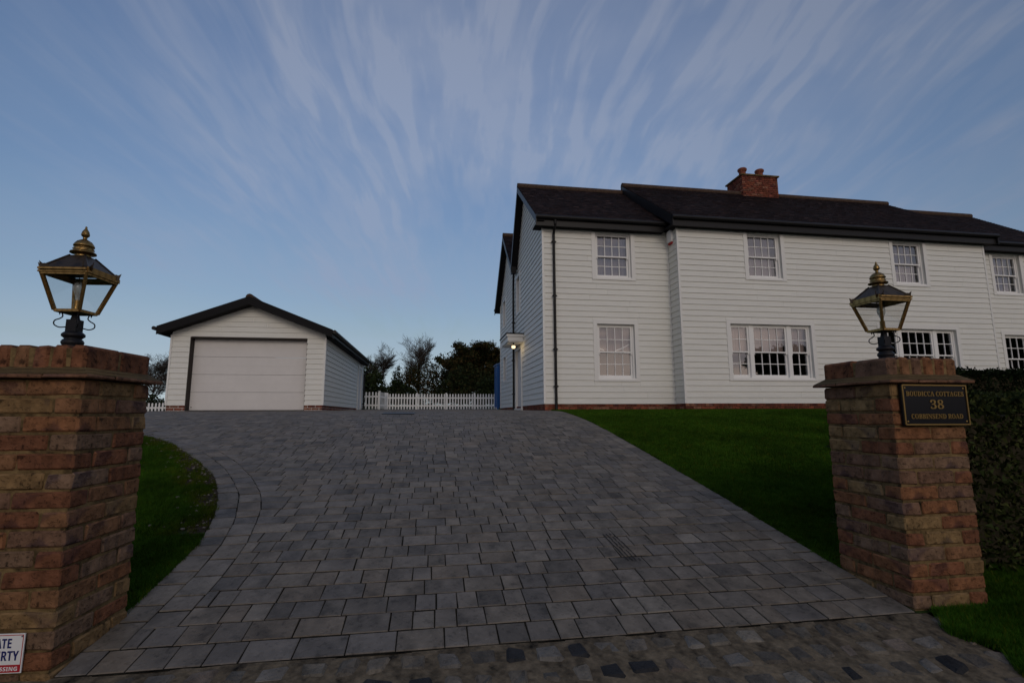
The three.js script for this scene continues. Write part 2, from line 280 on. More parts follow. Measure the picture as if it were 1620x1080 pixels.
{
  const list = [];
  let z = -2.46;
  const add = c => list.push({ c, d: Math.hypot((c[0][0] + c[2][0]) / 2, (c[0][1] + c[2][1]) / 2) });
  const xs = [.218, .143, .143, .108, .218];
  while (z > -28.4) {
    const slope = (land(0, z - .1) - land(0, z)) / .1, dz = .163 / Math.hypot(1, slope), zn = z - dz, zm = (z + zn) / 2;
    const spans = [];
    if (zm > -2.62) spans.push([-1.48, -1.48, lerpTab(rightEdge, z), lerpTab(rightEdge, zn)]);
    else if (zm > -2.77) spans.push([-1.33, -1.33, lerpTab(rightJoint, z), lerpTab(rightJoint, zn)]);
    else if (zm > -9.5) spans.push([lerpTab(leftJoint2, z), lerpTab(leftJoint2, zn), lerpTab(rightJoint, z), lerpTab(rightJoint, zn)]);
    else if (zm > -13.3) spans.push([-11, -11, lerpTab(rightJoint, z), lerpTab(rightJoint, zn)]);
    else if (zm > -16.45) spans.push([-11, -11, 2.98, 2.98]);
    else spans.push([-3.32, -3.32, 2.98, 2.98]);
    for (const [a0, a1, b0, b1] of spans) {
      let x = a0 - R1() * .2, first = true; const start = Math.min(a0, a1), lean = zn;
      while (true) {
        let w = xs[Math.floor(R1() * 5)], xe = x + w;
        const l0 = first ? a0 : x, l1 = first ? a1 : x;
        if (first && xe < Math.max(a0, a1) + .06) { x = xe; if (xe > Math.max(a0, a1) - .02) { /* swallow slivers */ } else continue; first = true; xe = x + w; }
        const end = xe > Math.min(b0, b1) - .07, r0 = end ? b0 : xe, r1 = end ? b1 : xe;
        add([[first ? a0 : l0, z], [r0, z], [r1, zn], [first ? a1 : l1, zn]]);
        first = false; x = xe; if (end) break;
      }
    }
    z = zn;
  }
  const course = (A, Bt, z0, z1, len) => {        // a kerb course that follows the edge: blocks laid end to end between two curves
    let za = z0;
    while (za > z1) {
      const sl = Math.abs((lerpTab(A, za - .1) - lerpTab(A, za)) / .1), l = (R1() < .6 ? len : len * .68) / Math.hypot(1, sl), zb = Math.max(za - l, z1);
      const sh = clamp(sl * .06, 0, .35);
      const z2 = q => q === 0 ? za : zb;
      add([[lerpTab(A, za), za], [lerpTab(Bt, za - sh), za - sh], [lerpTab(Bt, zb - sh), zb - sh], [lerpTab(A, zb), zb]]);
      za = zb;
    }
  };
  course(leftEdge, leftJoint1, -2.62, -9.0, .218);
  course(leftJoint1, leftJoint2, -2.77, -9.2, .218);
  course(rightJoint, rightEdge, -2.62, -13.2, .218);
  list.sort((a, b) => a.d - b.d);
  const far = [];
  list.forEach((p, i) => { const g = paver(p.c, R1); if (i < 300) part('paver', g, M.paver, driveway); else far.push(g); });
  stuff(part('paver', far, M.paver, driveway)).name = 'far_pavers';
  const bed = [];
  const zs = range(-2.45, -28.5, 260); const P = [], I = [], uv = [];
  zs.forEach((zz, j) => { const a = zz > -9.2 ? lerpTab(leftEdge, zz) : zz > -16.4 ? -11 : -3.3, b = zz > -13.2 ? lerpTab(rightEdge, zz) : 2.98; for (let i = 0; i <= 12; i++) { const x = mix(a, b, i / 12); P.push(x, land(x, zz) - .0044, zz); uv.push(x, zz); if (j && i) { const k = j * 13 + i; I.push(k - 14, k - 13, k, k - 14, k, k - 1); } } });
  const g = new THREE.BufferGeometry(); g.setAttribute('position', new THREE.Float32BufferAttribute(P, 3)); g.setAttribute('uv', new THREE.Float32BufferAttribute(uv, 2)); g.setIndex(I); g.computeVertexNormals();
  part('jointing_sand', g, M.sand, driveway);
  // rubber left by a tyre on the blocks
  const marks = [], rt = mulberry(5);
  for (let k = 0; k < 4; k++) for (let s = 0; s < 16; s++) {
    if (rt() < .07) continue;
    const zt = -3.60 + s * .027, x0 = 1.225 + k * .026 + (s / 16) * .02 + (rt() - .5) * .004, w = .006 + rt() * .005, l = .024 + rt() * .010, Q = [];
    quad(Q, [x0, land(x0, zt) + .0035, zt], [x0 + w, land(x0, zt) + .0035, zt], [x0 + w, land(x0, zt - l) + .0035, zt - l], [x0, land(x0, zt - l) + .0035, zt - l]); marks.push(tris(Q));
  }
  part('tyre_mark', marks, std(.050, .046, .042, { roughness: .8, map: rep(stoneMap, 8) }), driveway);
}

// ---------------------------------------------------------------- apron of old granite setts bedded in mortar
{
  const apron = thing('cobbled_apron', 'x', 'x'); apron.userData = { kind: 'structure' };
  const r = mulberry(404), tones = [[.20, .172, .140], [.22, .19, .152], [.040, .040, .043], [.135, .118, .098], [.215, .172, .136], [.20, .182, .16], [.165, .146, .122], [.21, .186, .152], [.062, .058, .06], [.185, .152, .122]];
  let z = -2.44;
  for (let row = 0; row < 9; row++) {
    const d = .118 + r() * .012, slope = .156; let x = -1.62 + r() * .1;
    while (x < 2.58 + (row * .012) + r() * .03) {
      const w = .088 + r() * .055, kt = .8 + .45 * r(), c = tones[Math.floor(r() * r() * 3 + r() * 7.2) % 10].map(v => v * kt);
      const g = cbox(w, .06, d * (.86 + .16 * r()), .019, .008, r, c), cx = x + w / 2, cz = z + d / 2;
      g.rotateY((r() - .5) * .1); g.rotateX(Math.atan(slope) + (r() - .5) * .02); g.rotateZ((r() - .5) * .02);
      g.translate(cx, prof(cz) - .030 + .0005 + r() * .005, cz + (r() - .5) * .012);
      part('sett', g, M.sett, apron); x += w + .020 + r() * .014;
    }
    z += d + .026;
  }
  const zs = range(-2.455, -.85, 12), P = [], I = [], uv = [];
  zs.forEach((zz, j) => { for (let i = 0; i <= 60; i++) { const wob = i === 60 ? (fbm(zz * 6, 1, 3) - .5) * .12 : 0, x = mix(-1.72, 2.62, i / 60) + wob; P.push(x, prof(zz) - .0035 + (fbm(x * 7, zz * 7, 3) - .5) * .012, zz); uv.push(x, zz); if (j && i) { const k = j * 61 + i; I.push(k - 62, k, k - 61, k - 62, k - 1, k); } } });
  const g = new THREE.BufferGeometry(); g.setAttribute('position', new THREE.Float32BufferAttribute(P, 3)); g.setAttribute('uv', new THREE.Float32BufferAttribute(uv, 2)); g.setIndex(I); g.computeVertexNormals();
  part('mortar_bed', g, M.settMortar, apron);
}

// ---------------------------------------------------------------- weatherboarding
const EXP = .16;
function board(O, U, N, ub0, ub1, y0, y1, yBase, ut0 = ub0, ut1 = ub1) {   // lapped board: proud at the bottom, tucked in at the top; O + u*U + y + n*N
  const th = y => mix(.0235, .004, clamp((y - yBase) / EXP)), f = (u, y, n) => [O[0] + U[0] * u + N[0] * n, O[1] + y, O[2] + U[2] * u + N[2] * n], P = [];
  const a = [ub0, y0], b = [ub1, y0], c = [ut1, y1], d = [ut0, y1], t0 = th(y0), t1 = th(y1);
  const F = [f(...a, t0), f(...b, t0), f(...c, t1), f(...d, t1)], K = [f(...a, -.004), f(...b, -.004), f(...c, -.004), f(...d, -.004)];
  quad(P, F[0], F[1], F[2], F[3]); quad(P, K[0], K[1], F[1], F[0]); quad(P, F[3], F[2], K[2], K[3]); quad(P, K[0], F[0], F[3], K[3]); quad(P, F[1], K[1], K[2], F[2]);
  return P;
}
const RB = mulberry(88);
function clad(O, U, N, rows, ends, holes, out, maxLen = 3.66) {
  for (let k = 0; k < rows; k++) {
    const yb = k * EXP, yt = yb + EXP, eb = ends(yb + .002), et = ends(Math.min(yt, yb + EXP)); if (!eb || eb[1] - eb[0] < .08) continue;
    const e2 = et && et[1] > et[0] ? et : [(eb[0] + eb[1]) / 2, (eb[0] + eb[1]) / 2 + .01];
    const cuts = new Set([eb[0], eb[1]]);
    for (const h of holes) if (h[3] > yb && h[2] < yt) for (const u of [h[0], h[1]]) if (u > eb[0] && u < eb[1]) cuts.add(u);
    let j = eb[0] + maxLen * (.35 + .65 * RB()); while (j < eb[1] - .7) { cuts.add(j); j += maxLen; }
    const list = [...cuts].sort((a, b) => a - b);
    for (let i = 0; i + 1 < list.length; i++) {
      const a = list[i] + (i ? .0012 : 0), b = list[i + 1] - (i + 2 < list.length ? .0012 : 0), m = (a + b) / 2; let pieces = [[yb, yt]];
      for (const h of holes) if (m > h[0] && m < h[1]) pieces = pieces.flatMap(([p, q]) => h[2] >= q || h[3] <= p ? [[p, q]] : [[p, Math.min(q, h[2])], [Math.max(p, h[3]), q]].filter(([s, t]) => t - s > .004));
      for (const [p, q] of pieces) out.push({ P: board(O, U, N, a, b, p, q === yt ? q - .003 : q, yb, i === 0 && e2[0] !== eb[0] ? e2[0] : a, i + 2 === list.length && e2[1] !== eb[1] ? e2[1] : b), size: (b - a) * (q - p) / Math.pow(Math.hypot(O[0] + U[0] * m, O[2] + U[2] * m), 2) });
    }
  }
}
function layBoards(list, parent) {
  list.sort((a, b) => b.size - a.size);
  const rest = [];
  list.forEach((b, i) => { const g = tris(b.P, RB() * 5, RB() * 5); if (i < 300) part('weatherboard', g, M.boards[Math.floor(RB() * 5)], parent); else rest.push(g); });
  if (rest.length) stuff(part('small_weatherboards', rest, M.boards[0], parent));
}
function panel(O, U, N, outline, holes, depth) {   // a wall panel (u, y outline with holes), its outer face on the board line
  const s = new THREE.Shape(outline.map(p => new THREE.Vector2(...p)));
  for (const h of holes) s.holes.push(new THREE.Path([[h[0], h[2]], [h[0], h[3]], [h[1], h[3]], [h[1], h[2]]].map(p => new THREE.Vector2(...p))));
  const g = new THREE.ExtrudeGeometry(s, { depth, bevelEnabled: false });
  const m = new THREE.Matrix4().makeBasis(new THREE.Vector3(...U), new THREE.Vector3(0, 1, 0), new THREE.Vector3(...N)).setPosition(O[0] - N[0] * (depth + .002), O[1], O[2] - N[2] * (depth + .002));
  g.applyMatrix4(m); return g;
}
function courseBricks(O, U, N, len, rows, r, pal) {  // small plinth or chimney bricks, joined
  const out = [];
  for (let k = 0; k < rows; k++) {
    let u = k % 2 ? -.1125 : 0;
    while (u < len) {
      const a = Math.max(u, 0), b = Math.min(u + .215, len); u += .225; if (b - a < .03) continue;
      const g = cbox(b - a, .065, .05, .004, .0015, r, pal(r));
      const m = new THREE.Matrix4().makeBasis(new THREE.Vector3(...U), new THREE.Vector3(0, 1, 0), new THREE.Vector3(...N)).setPosition(O[0] + U[0] * (a + b) / 2 - N[0] * .02, O[1] + k * .075 + .0375, O[2] + U[2] * (a + b) / 2 - N[2] * .02);
      g.applyMatrix4(m); out.push(g);
    }
  }
  return out;
}
const redPal = r => { const t = r(), k = .7 + .6 * r(); return (t < .5 ? [.24, .075, .045] : t < .8 ? [.19, .06, .04] : [.28, .13, .085]).map(v => v * k); };

// ---------------------------------------------------------------- sash windows
function sashWindow(parent, [x, y, z], w, h, lights, opt = {}) {   // faces +z; lights: [[width, columns], ...]; blind: 'full' | 'half' | none
  const g = new THREE.Group(); g.name = 'window'; g.position.set(x, y, z); if (opt.turn) g.rotation.y = opt.turn; parent.add(g);
  const T = .115, tr = [B(-w / 2 - T, -w / 2, -.055, h + (opt.head ? T : 0), -.01, .032), B(w / 2, w / 2 + T, -.055, h + (opt.head ? T : 0), -.01, .032), B(-w / 2, w / 2, -.055, -.004, -.06, .038)];
  if (opt.head) tr.push(B(-w / 2, w / 2, h, h + T, -.01, .032));
  part('architrave', tr, M.trim, g);
  part('sill', [B(-w / 2, w / 2, -.0035, .035, -.15, .012)], M.sash, g);
  const fr = [B(-w / 2, -w / 2 + .045, .035, h, -.17, -.062), B(w / 2 - .045, w / 2, .035, h, -.17, -.062), B(-w / 2 + .045, w / 2 - .045, h - .035, h, -.17, -.062)];
  const mull = lights.length > 1 ? .115 : 0, usable = w - .09 - mull * (lights.length - 1), tot = lights.reduce((s, l) => s + l[0], 0);
  let u = -w / 2 + .045;
  lights.forEach(([frac, cols], i) => {
    const lw = usable * frac / tot, u1 = u + lw, y0 = .035, y1 = h - .035, ym = (y0 + y1) / 2 - .01;
    if (i) fr.push(B(u - mull, u, .035, h - .035, -.17, -.055));
    const st = .05;
    const sash = (name, a, b, zc, bot, top) => {
      const z0 = zc - .02, z1 = zc + .02;
      part(name, [B(u, u + st, a, b, z0, z1), B(u1 - st, u1, a, b, z0, z1), B(u + st, u1 - st, a, a + bot, z0, z1), B(u + st, u1 - st, b - top, b, z0, z1)], M.sash, g);
      const gx0 = u + st, gx1 = u1 - st, gy0 = a + bot, gy1 = b - top, bars = [], bw = .019;
      for (let c = 1; c < cols; c++) { const xx = mix(gx0, gx1, c / cols); bars.push(B(xx - bw / 2, xx + bw / 2, gy0, gy1, zc - .012, zc + .013)); }
      const ymid = (gy0 + gy1) / 2; for (let c = 0; c < cols; c++) bars.push(B(mix(gx0, gx1, c / cols) + (c ? bw / 2 : 0), mix(gx0, gx1, (c + 1) / cols) - (c < cols - 1 ? bw / 2 : 0), ymid - bw / 2, ymid + bw / 2, zc - .011, zc + .012));
      part('glazing_bars', bars, M.sash, g);
      for (let c = 0; c < cols; c++) for (let q = 0; q < 2; q++) {
        const p = new THREE.PlaneGeometry((gx1 - gx0) / cols, (gy1 - gy0) / 2);
        p.rotateY((RB() - .5) * .008); p.rotateX((RB() - .5) * .008);
        p.translate(mix(gx0, gx1, (c + .5) / cols), mix(gy0, gy1, (q + .5) / 2), zc - .004); part('pane', p, M.glass, g);
      }
    };
    sash('lower_sash', y0, ym + .02, -.142, .085, .036);
    sash('upper_sash', ym - .018, y1, -.10, .038, .05);
    part('sash_horns', [B(u + .004, u + st, ym - .065, ym - .018, -.115, -.085), B(u1 - st, u1 - .004, ym - .065, ym - .018, -.115, -.085)], M.sash, g);
    if (opt.blind) {                              // a pleated net hung inside
      const yb = opt.blind === 'full' ? y0 : ym + .0, nx = Math.round(lw / .012), P = [], ux0 = u + .02, ux1 = opt.gap ? u1 - lw * opt.gap : u1 - .02;
      const zz = i2 => -.235 + .010 * Math.sin(i2 * 1.9) + .004 * Math.sin(i2 * .7 + frac * 9);
      for (let q = 0; q < nx; q++) { const xa = mix(ux0, ux1, q / nx), xb = mix(ux0, ux1, (q + 1) / nx); quad(P, [xa, yb, zz(q)], [xb, yb, zz(q + 1)], [xb, y1, zz(q + 1)], [xa, y1, zz(q)]); }
      part('net_curtain', tris(P), opt.pink ? M.netPink : M.net, g);
    }
    u = u1 + mull;
  });
  if (opt.swag) part('curtain_swag', [bar([-.47, h / 2 + .13, -.222], [-.28, h / 2 + .06, -.222], .028, .006), bar([.05, h / 2 + .05, -.222], [.27, h / 2 + .13, -.222], .03, .006), bar([.27, h / 2 + .13, -.2225], [.47, h / 2 + .24, -.2225], .026, .006)], M.trim, g);
  part('frame', fr, M.sash, g);
  return g;
}

// ---------------------------------------------------------------- roofs
const RS = mulberry(515);
function tiledSlope(O, U, S, width, run, opt = {}) {   // O eave corner, U along the eave, S up the slope (unit); run = slope length; clip(u, s) optional
  const N = new THREE.Vector3(...U).cross(new THREE.Vector3(...S)).normalize(), g = opt.gauge ?? .115, tw = opt.tw ?? .168, out = [], f = (u, s, n) => [0, 1, 2].map(i => O[i] + U[i] * u + S[i] * s + N.getComponent(i) * n);
  const rows = Math.ceil(run / g);
  for (let k = 0; k < rows; k++) {
    let u = -(k % 2) * tw / 2; const s0 = k * g;
    while (u < width) {
      const a = Math.max(0, u), b = Math.min(width, u + tw - .003); u += tw; if (b - a < .01) continue;
      if (opt.clip && !opt.clip((a + b) / 2, s0)) continue;
      const s1 = Math.min(run, s0 + g * 1.25), lift = .016 + RS() * .007, sk = (RS() - .5) * .006, P = [];
      const A = f(a, s0 + sk, lift), Bq = f(b, s0 + sk * .5, lift + (RS() - .5) * .004), C = f(b, s1, .004), D = f(a, s1, .004), E = f(a, s0 + sk, lift - .013), F = f(b, s0 + sk * .5, lift - .013);
      quad(P, A, Bq, C, D); quad(P, E, F, Bq, A);
      const t = RS(), kk = .55 + .95 * RS(), c = (t < .55 ? [.030, .025, .026] : t < .8 ? [.036, .027, .026] : t < .95 ? [.026, .024, .027] : [.058, .046, .044]).map((v, i) => v * kk * [1.05, .86, .86][i]);
      out.push(tris(P, RS() * 5, RS() * 5, c));
    }
  }
  return out;
}
function slab(pts, thick) {                       // a thin roof plate under the tiles: four corners, thickness downwards
  const P = [], q = pts.map(p => [p[0], p[1] - thick, p[2]]); quad(P, ...pts); quad(P, q[3], q[2], q[1], q[0]);
  for (let i = 0; i < 4; i++) quad(P, pts[i], q[i], q[(i + 1) % 4], pts[(i + 1) % 4]); return tris(P);
}
function ridgeTiles(x0, x1, y, z, parent, along = 'x') {
  for (let x = x0; x < x1 - .05; x += .30) {
    const l = Math.min(.296, x1 - x), g = new THREE.CylinderGeometry(.105, .105, l, 10, 1, true, -Math.PI / 2, Math.PI); g.rotateZ(Math.PI / 2); g.rotateX(-Math.PI / 2 * 0);
    const h = new THREE.CylinderGeometry(.11, .11, l, 12); h.rotateZ(Math.PI / 2); if (along === 'z') h.rotateY(Math.PI / 2);
    if (along === 'x') h.translate(x + l / 2, y - .055, z); else h.translate(z, y - .055, x + l / 2);
    part('ridge_tile', h, M.ridge, parent);
  }
}
function gutter(a, b, parent) {                   // half-round gutter between two points
  const A = new THREE.Vector3(...a), Bv = new THREE.Vector3(...b), L = A.distanceTo(Bv), g = new THREE.CylinderGeometry(.058, .058, L, 12); g.scale(1, 1, 1);
  g.applyQuaternion(new THREE.Quaternion().setFromUnitVectors(new THREE.Vector3(0, 1, 0), Bv.clone().sub(A).normalize())); g.translate(...A.clone().add(Bv).multiplyScalar(.5).toArray());
  part('gutter', g, M.black, parent);
}
function downpipe(pts, parent, clips, r = .038) {
  const g = [];
  for (let i = 0; i + 1 < pts.length; i++) { const A = new THREE.Vector3(...pts[i]), Bv = new THREE.Vector3(...pts[i + 1]), L = A.distanceTo(Bv), c = new THREE.CylinderGeometry(r, r, L, 12); c.applyQuaternion(new THREE.Quaternion().setFromUnitVectors(new THREE.Vector3(0, 1, 0), Bv.clone().sub(A).normalize())); c.translate(...A.clone().add(Bv).multiplyScalar(.5).toArray()); g.push(c); const s = new THREE.SphereGeometry(r * 1.01, 10, 8); s.translate(...pts[i + 1]); g.push(s); }
  const p = part('downpipe', g, M.black, parent);
  for (const [x, y, z] of clips) part('pipe_bracket', [cyl(r + .012, r + .012, .045, x, y, z, 12), B(x - .07, x + .07, y + .005, y + .035, z - .015, z + .012)], M.black, p);
}

// ---------------------------------------------------------------- the weatherboarded house
const house = thing('house', 'white weatherboarded two storey house with dark tiled roof and sash windows', 'house');
const HX = 2.9935, HY = .2754, HZ = -13.2802, XA = 6.7226, MZ = HZ + .5732, XB = 16.9, XR = 20.65;
const SOF = 5.17, HW = SOF - HY;
{
  const boards = [], X = [1, 0, 0], Zp = [0, 0, 1];
  const rect = (x0, w, y0, h, ox, head) => [x0 - w / 2 - .113 - ox, x0 + w / 2 + .113 - ox, y0 - .053 - HY, y0 + h + (head ? .113 : .2) - HY];
  const hole = (x0, w, y0, h, ox) => [x0 - w / 2 - ox, x0 + w / 2 - ox, y0 - .004 - HY, Math.min(y0 + h, SOF - .015) - HY];
  const wins = {
    L: [[5.045, 1.06, 3.80, 1.335, 0], [5.045, 1.09, .945, 1.54, 1]],
    M: [[9.375, 1.06, 3.80, 1.335, 0], [14.175, 1.06, 3.80, 1.335, 0], [9.40, 2.50, .945, 1.53, 1], [14.225, 2.59, .945, 1.51, 1]],
    R: [[18.50, 1.06, 3.80, 1.30, 0], [18.62, 1.20, .945, 1.51, 1]],
  };
  const face = (ws, x0, x1, z) => {
    clad([x0, HY, z], X, Zp, 31, () => [0, x1 - x0], ws.map(w => rect(w[0], w[1], w[2], w[3], x0, w[4])), boards);
    part('wall', panel([x0, HY, z], X, Zp, [[0, 0], [x1 - x0, 0], [x1 - x0, HW], [0, HW]], ws.map(w => hole(w[0], w[1], w[2], w[3], x0)), .19), M.white, house);
  };
  face(wins.L, HX, XA, HZ); face(wins.M, XA, XB, MZ); face(wins.R, XB, XR, HZ);
  // returns of the projecting middle
  clad([XA, HY, HZ], [0, 0, 1], [-1, 0, 0], 31, () => [.02, MZ - HZ], [], boards);
  part('wall', panel([XA, HY, HZ], [0, 0, 1], [-1, 0, 0], [[0, 0], [MZ - HZ - .004, 0], [MZ - HZ - .004, HW], [0, HW]], [], .19), M.white, house);
  part('wall', panel([XB, HY, MZ - .004], [0, 0, -1], [1, 0, 0], [[0, 0], [MZ - HZ, 0], [MZ - HZ, HW], [0, HW]], [], .19), M.white, house);
  // west gable: main roof and the rear wing behind it.  u runs along +z from ZB
  const ZV = -17.45, ZB = -21.93, eaveY = 5.45, ridge = [7.62, -15.98], valY = 5.33, wing = [7.20, -19.55], wEaveY = 4.88;
  const gab = y => {                              // z-range of the main gable at height y
    if (y < valY) return null; const k = (y - valY) / (ridge[0] - valY), f = (y - eaveY + .3) / (ridge[0] - eaveY + .3);
    return [mix(ZV, ridge[1], k), mix(HZ, ridge[1], clamp(f))];
  };
  const gab2 = y => { const k = (y - valY) / (wing[0] - valY), f = (y - wEaveY) / (wing[0] - wEaveY); return [y < wEaveY ? ZB : mix(ZB, wing[1], f), y < valY ? ZV : mix(ZV, wing[1], k)]; };
  const sideHoles = [[-17.6, -16.95, 3.55, 4.85], [-21.1, -20.4, 3.65, 4.75], [-21.0, -20.3, 1.35, 2.35], [-17.82, -16.72, -.3, 2.30]].map(h => [h[0] - ZB - .08, h[1] - ZB + .08, h[2] - HY - .05, h[3] - HY + .06]);
  clad([HX, HY, ZB], [0, 0, 1], [-1, 0, 0], 29, y => [0, HZ - ZB], sideHoles, boards);
  clad([HX, HY, ZB], [0, 0, 1], [-1, 0, 0], 46, y => { if (y < 29 * EXP) return null; const a = gab(Math.max(y + HY, valY)); return [(y + HY < valY ? ZV : a[0]) - ZB, (y + HY < valY ? HZ : a[1]) - ZB]; }, [], boards);
  clad([HX, HY, ZB], [0, 0, 1], [-1, 0, 0], 43, y => { if (y < 29 * EXP) return null; const a = gab2(y + HY); return a[1] - a[0] < .1 ? null : [a[0] - ZB, a[1] - ZB]; }, [], boards);
  const uo = z => z - ZB;
  part('wall', panel([HX, HY, ZB], [0, 0, 1], [-1, 0, 0], [[0, 0], [uo(HZ) - .003, 0], [uo(HZ) - .003, 5.15 - HY], [uo(ridge[1]), ridge[0] - HY - .12], [uo(ZV), valY - HY - .05], [uo(wing[1]), wing[0] - HY - .12], [0, wEaveY - HY - .1]], sideHoles.map(h => [h[0] + .07, h[1] - .07, h[2] < 0 ? .004 : h[2] + .05, h[3] - .05]), .19), M.white, house);
  layBoards(boards, house);
  // corner trims
  const ct = (x0, x1, z0, z1, top = SOF) => part('corner_trim', B(x0, x1, HY + .002, top, z0, z1), M.trim, house);
  ct(HX - .03, HX + .028, HZ - .02, HZ + .03); ct(XA - .03, XA + .026, MZ - .02, MZ + .03); ct(XA - .045, XA - .022, HZ + .012, HZ + .038); ct(XB - .026, XB + .03, MZ - .02, MZ + .03); ct(XB + .02, XB + .05, HZ, HZ + .036);
  ct(HX - .034, HX + .02, ZB - .03, ZB + .03, wEaveY - .1);
  // brick plinth
  const r = mulberry(61), pl = [
    ...courseBricks([HX, HY - .30, HZ], X, Zp, XA - HX, 4, r, redPal), ...courseBricks([XA, HY - .30, MZ], X, Zp, XB - XA, 4, r, redPal), ...courseBricks([XB, HY - .30, HZ], X, Zp, XR - XB, 4, r, redPal),
    ...courseBricks([HX, HY - .30, ZB], [0, 0, 1], [-1, 0, 0], HZ - ZB, 4, r, redPal), ...courseBricks([XA, HY - .30, HZ], [0, 0, 1], [-1, 0, 0], MZ - HZ, 4, r, redPal)];
  stuff(part('plinth_bricks', pl, M.plinth, house));
  part('plinth', [B(HX + .012, XR, HY - .4, HY - .006, HZ - .3, HZ - .012), B(XA + .012, XB - .012, HY - .4, HY - .008, MZ - .5, MZ - .012), B(HX + .012, HX + .3, HY - .4, HY - .01, ZB + .01, HZ - .3)], M.mortar, house);
  // rooms behind the windows
  part('interior', [B(HX + .2, XR - .05, HY - .05, HY + .02, -17.2, HZ - .2), B(HX + .2, XR - .05, 2.72, 2.95, -17.2, HZ - .2), B(HX + .2, XR - .05, SOF + .02, SOF + .1, -17.2, HZ - .2), B(HX + .2, XR - .05, HY + .02, SOF, -17.4, -17.2), B(XA + .2, XB - .2, 2.72, 2.95, HZ - .19, MZ - .2), B(XA + .2, XB - .2, HY - .05, HY + .02, HZ - .19, MZ - .2), B(XR - .2, XR, HY, SOF, -17.2, HZ - .2), B(11.7, 11.9, HY + .02, SOF, -17.2, MZ - .2), B(XA - .1, XA + .1, HY + .02, SOF, -17.2, HZ - .2), B(XB - .1, XB + .1, HY + .02, SOF, -17.2, HZ - .2)], M.room, house);
  // windows
  const one = [[1, 4]], three = [[.56, 2], [1.06, 4], [.56, 2]];
  sashWindow(house, [wins.L[0][0], 3.80, HZ], 1.06, 1.335, one, { blind: 'full' });
  sashWindow(house, [wins.L[1][0], .945, HZ], 1.09, 1.54, one, { blind: 'half', pink: true, head: true, swag: true });
  sashWindow(house, [wins.M[0][0], 3.80, MZ], 1.06, 1.335, one, { blind: 'full', gap: .12 });
  sashWindow(house, [wins.M[1][0], 3.80, MZ], 1.06, 1.335, one, { blind: 'full', gap: .16 });
  sashWindow(house, [wins.M[2][0], .945, MZ], 2.50, 1.53, three, { blind: 'half', pink: true, head: true });
  sashWindow(house, [wins.M[3][0], .945, MZ], 2.59, 1.51, three, { head: true });
  sashWindow(house, [wins.R[0][0], 3.80, HZ], 1.06, 1.30, one, { blind: 'full', gap: .2 });
  sashWindow(house, [wins.R[1][0], .945, HZ], 1.20, 1.51, one, { head: true });
  for (const [z0, z1, y0, y1] of [[-17.6, -16.95, 3.55, 4.85], [-21.1, -20.4, 3.65, 4.75], [-21.0, -20.3, 1.35, 2.35]]) sashWindow(house, [HX, y0, (z0 + z1) / 2], z1 - z0, y1 - y0, [[1, 2]], { turn: -Math.PI / 2, head: true });
  // side door under a flat canopy
  const dg = new THREE.Group(); dg.name = 'side_door'; house.add(dg);
  part('door_frame', [B(HX - .045, HX + .1, HY - .12, 2.33, -17.92, -17.80), B(HX - .045, HX + .1, HY - .12, 2.33, -16.72, -16.60), B(HX - .045, HX + .1, 2.23, 2.33, -17.80, -16.72), B(HX - .08, HX + .1, HY - .14, HY - .12 + .05, -17.97, -16.55)], M.trim, dg);
  part('door_leaf', [B(HX + .04, HX + .085, HY - .07, 2.23, -17.80, -16.72)], M.door, dg);
  part('door_handle', [B(HX - .01, HX + .04, 1.22, 1.25, -16.86, -16.83), B(HX - .02, HX - .005, 1.22, 1.245, -16.96, -16.83)], M.gold, dg);
  const cg = new THREE.Group(); cg.name = 'door_canopy'; house.add(cg);
  part('canopy_fascia', [B(2.45, HX - .02, 2.40, 2.63, -17.85, -16.30), B(2.41, HX - .02, 2.555, 2.633, -17.89, -16.26)], M.trim, cg);
  part('canopy_soffit', B(2.49, HX - .02, 2.365, 2.40, -17.8, -16.35), M.trim, cg);
  part('canopy_lead', B(2.39, HX - .01, 2.634, 2.668, -17.91, -16.24), M.blackMatt, cg);
  // eaves: soffit, fascia, gutter
  const eave = (x0, x1, zw, zf, yG) => {
    part('soffit', B(x0, x1, SOF, SOF + .03, zw - .19, zf - .022), M.blackMatt, house);
    part('fascia', B(x0, x1, SOF - .02, yG + .02, zf - .02, zf), M.black, house);
    gutter([x0, yG - .02, zf + .06], [x1, yG - .02, zf + .06], house);
  };
  eave(HX - .25, XA - .2, HZ, HZ + .27, 5.40); eave(XA - .27, XB + .27, MZ, MZ + .24, 5.40); eave(XB + .2, XR + .25, HZ, HZ + .27, 5.40);
  // roofs
  const LE = [5.415, HZ + .33], ME = [5.415, MZ + .30], MR = [7.92, -15.98];
  const slope = (x0, x1, e, rd, opt) => { const dy = rd[0] - e[0], dz = rd[1] - e[1], L = Math.hypot(dy, dz); return { tiles: tiledSlope([x0, e[0], e[1]], [1, 0, 0], [0, dy / L, dz / L], x1 - x0, L, opt), plate: slab([[x0, e[0], e[1]], [x1, e[0], e[1]], [x1, rd[0], rd[1]], [x0, rd[0], rd[1]]], .05) }; };
  const roof = new THREE.Group(); roof.name = 'roof'; house.add(roof);
  const a = slope(HX - .25, XA - .1, LE, [ridge[0] + .03, ridge[1]]), b = slope(XA - .25, XB + .25, ME, MR), c = slope(XB + .1, XR + .25, LE, [ridge[0] + .03, ridge[1]]);
  stuff(part('roof_tiles', [...a.tiles, ...b.tiles, ...c.tiles], M.slate, roof));
  const bk = (x0, x1, rd, low) => slab([[x0, rd[0], rd[1]], [x1, rd[0], rd[1]], [x1, low[0], low[1]], [x0, low[0], low[1]]], .05);
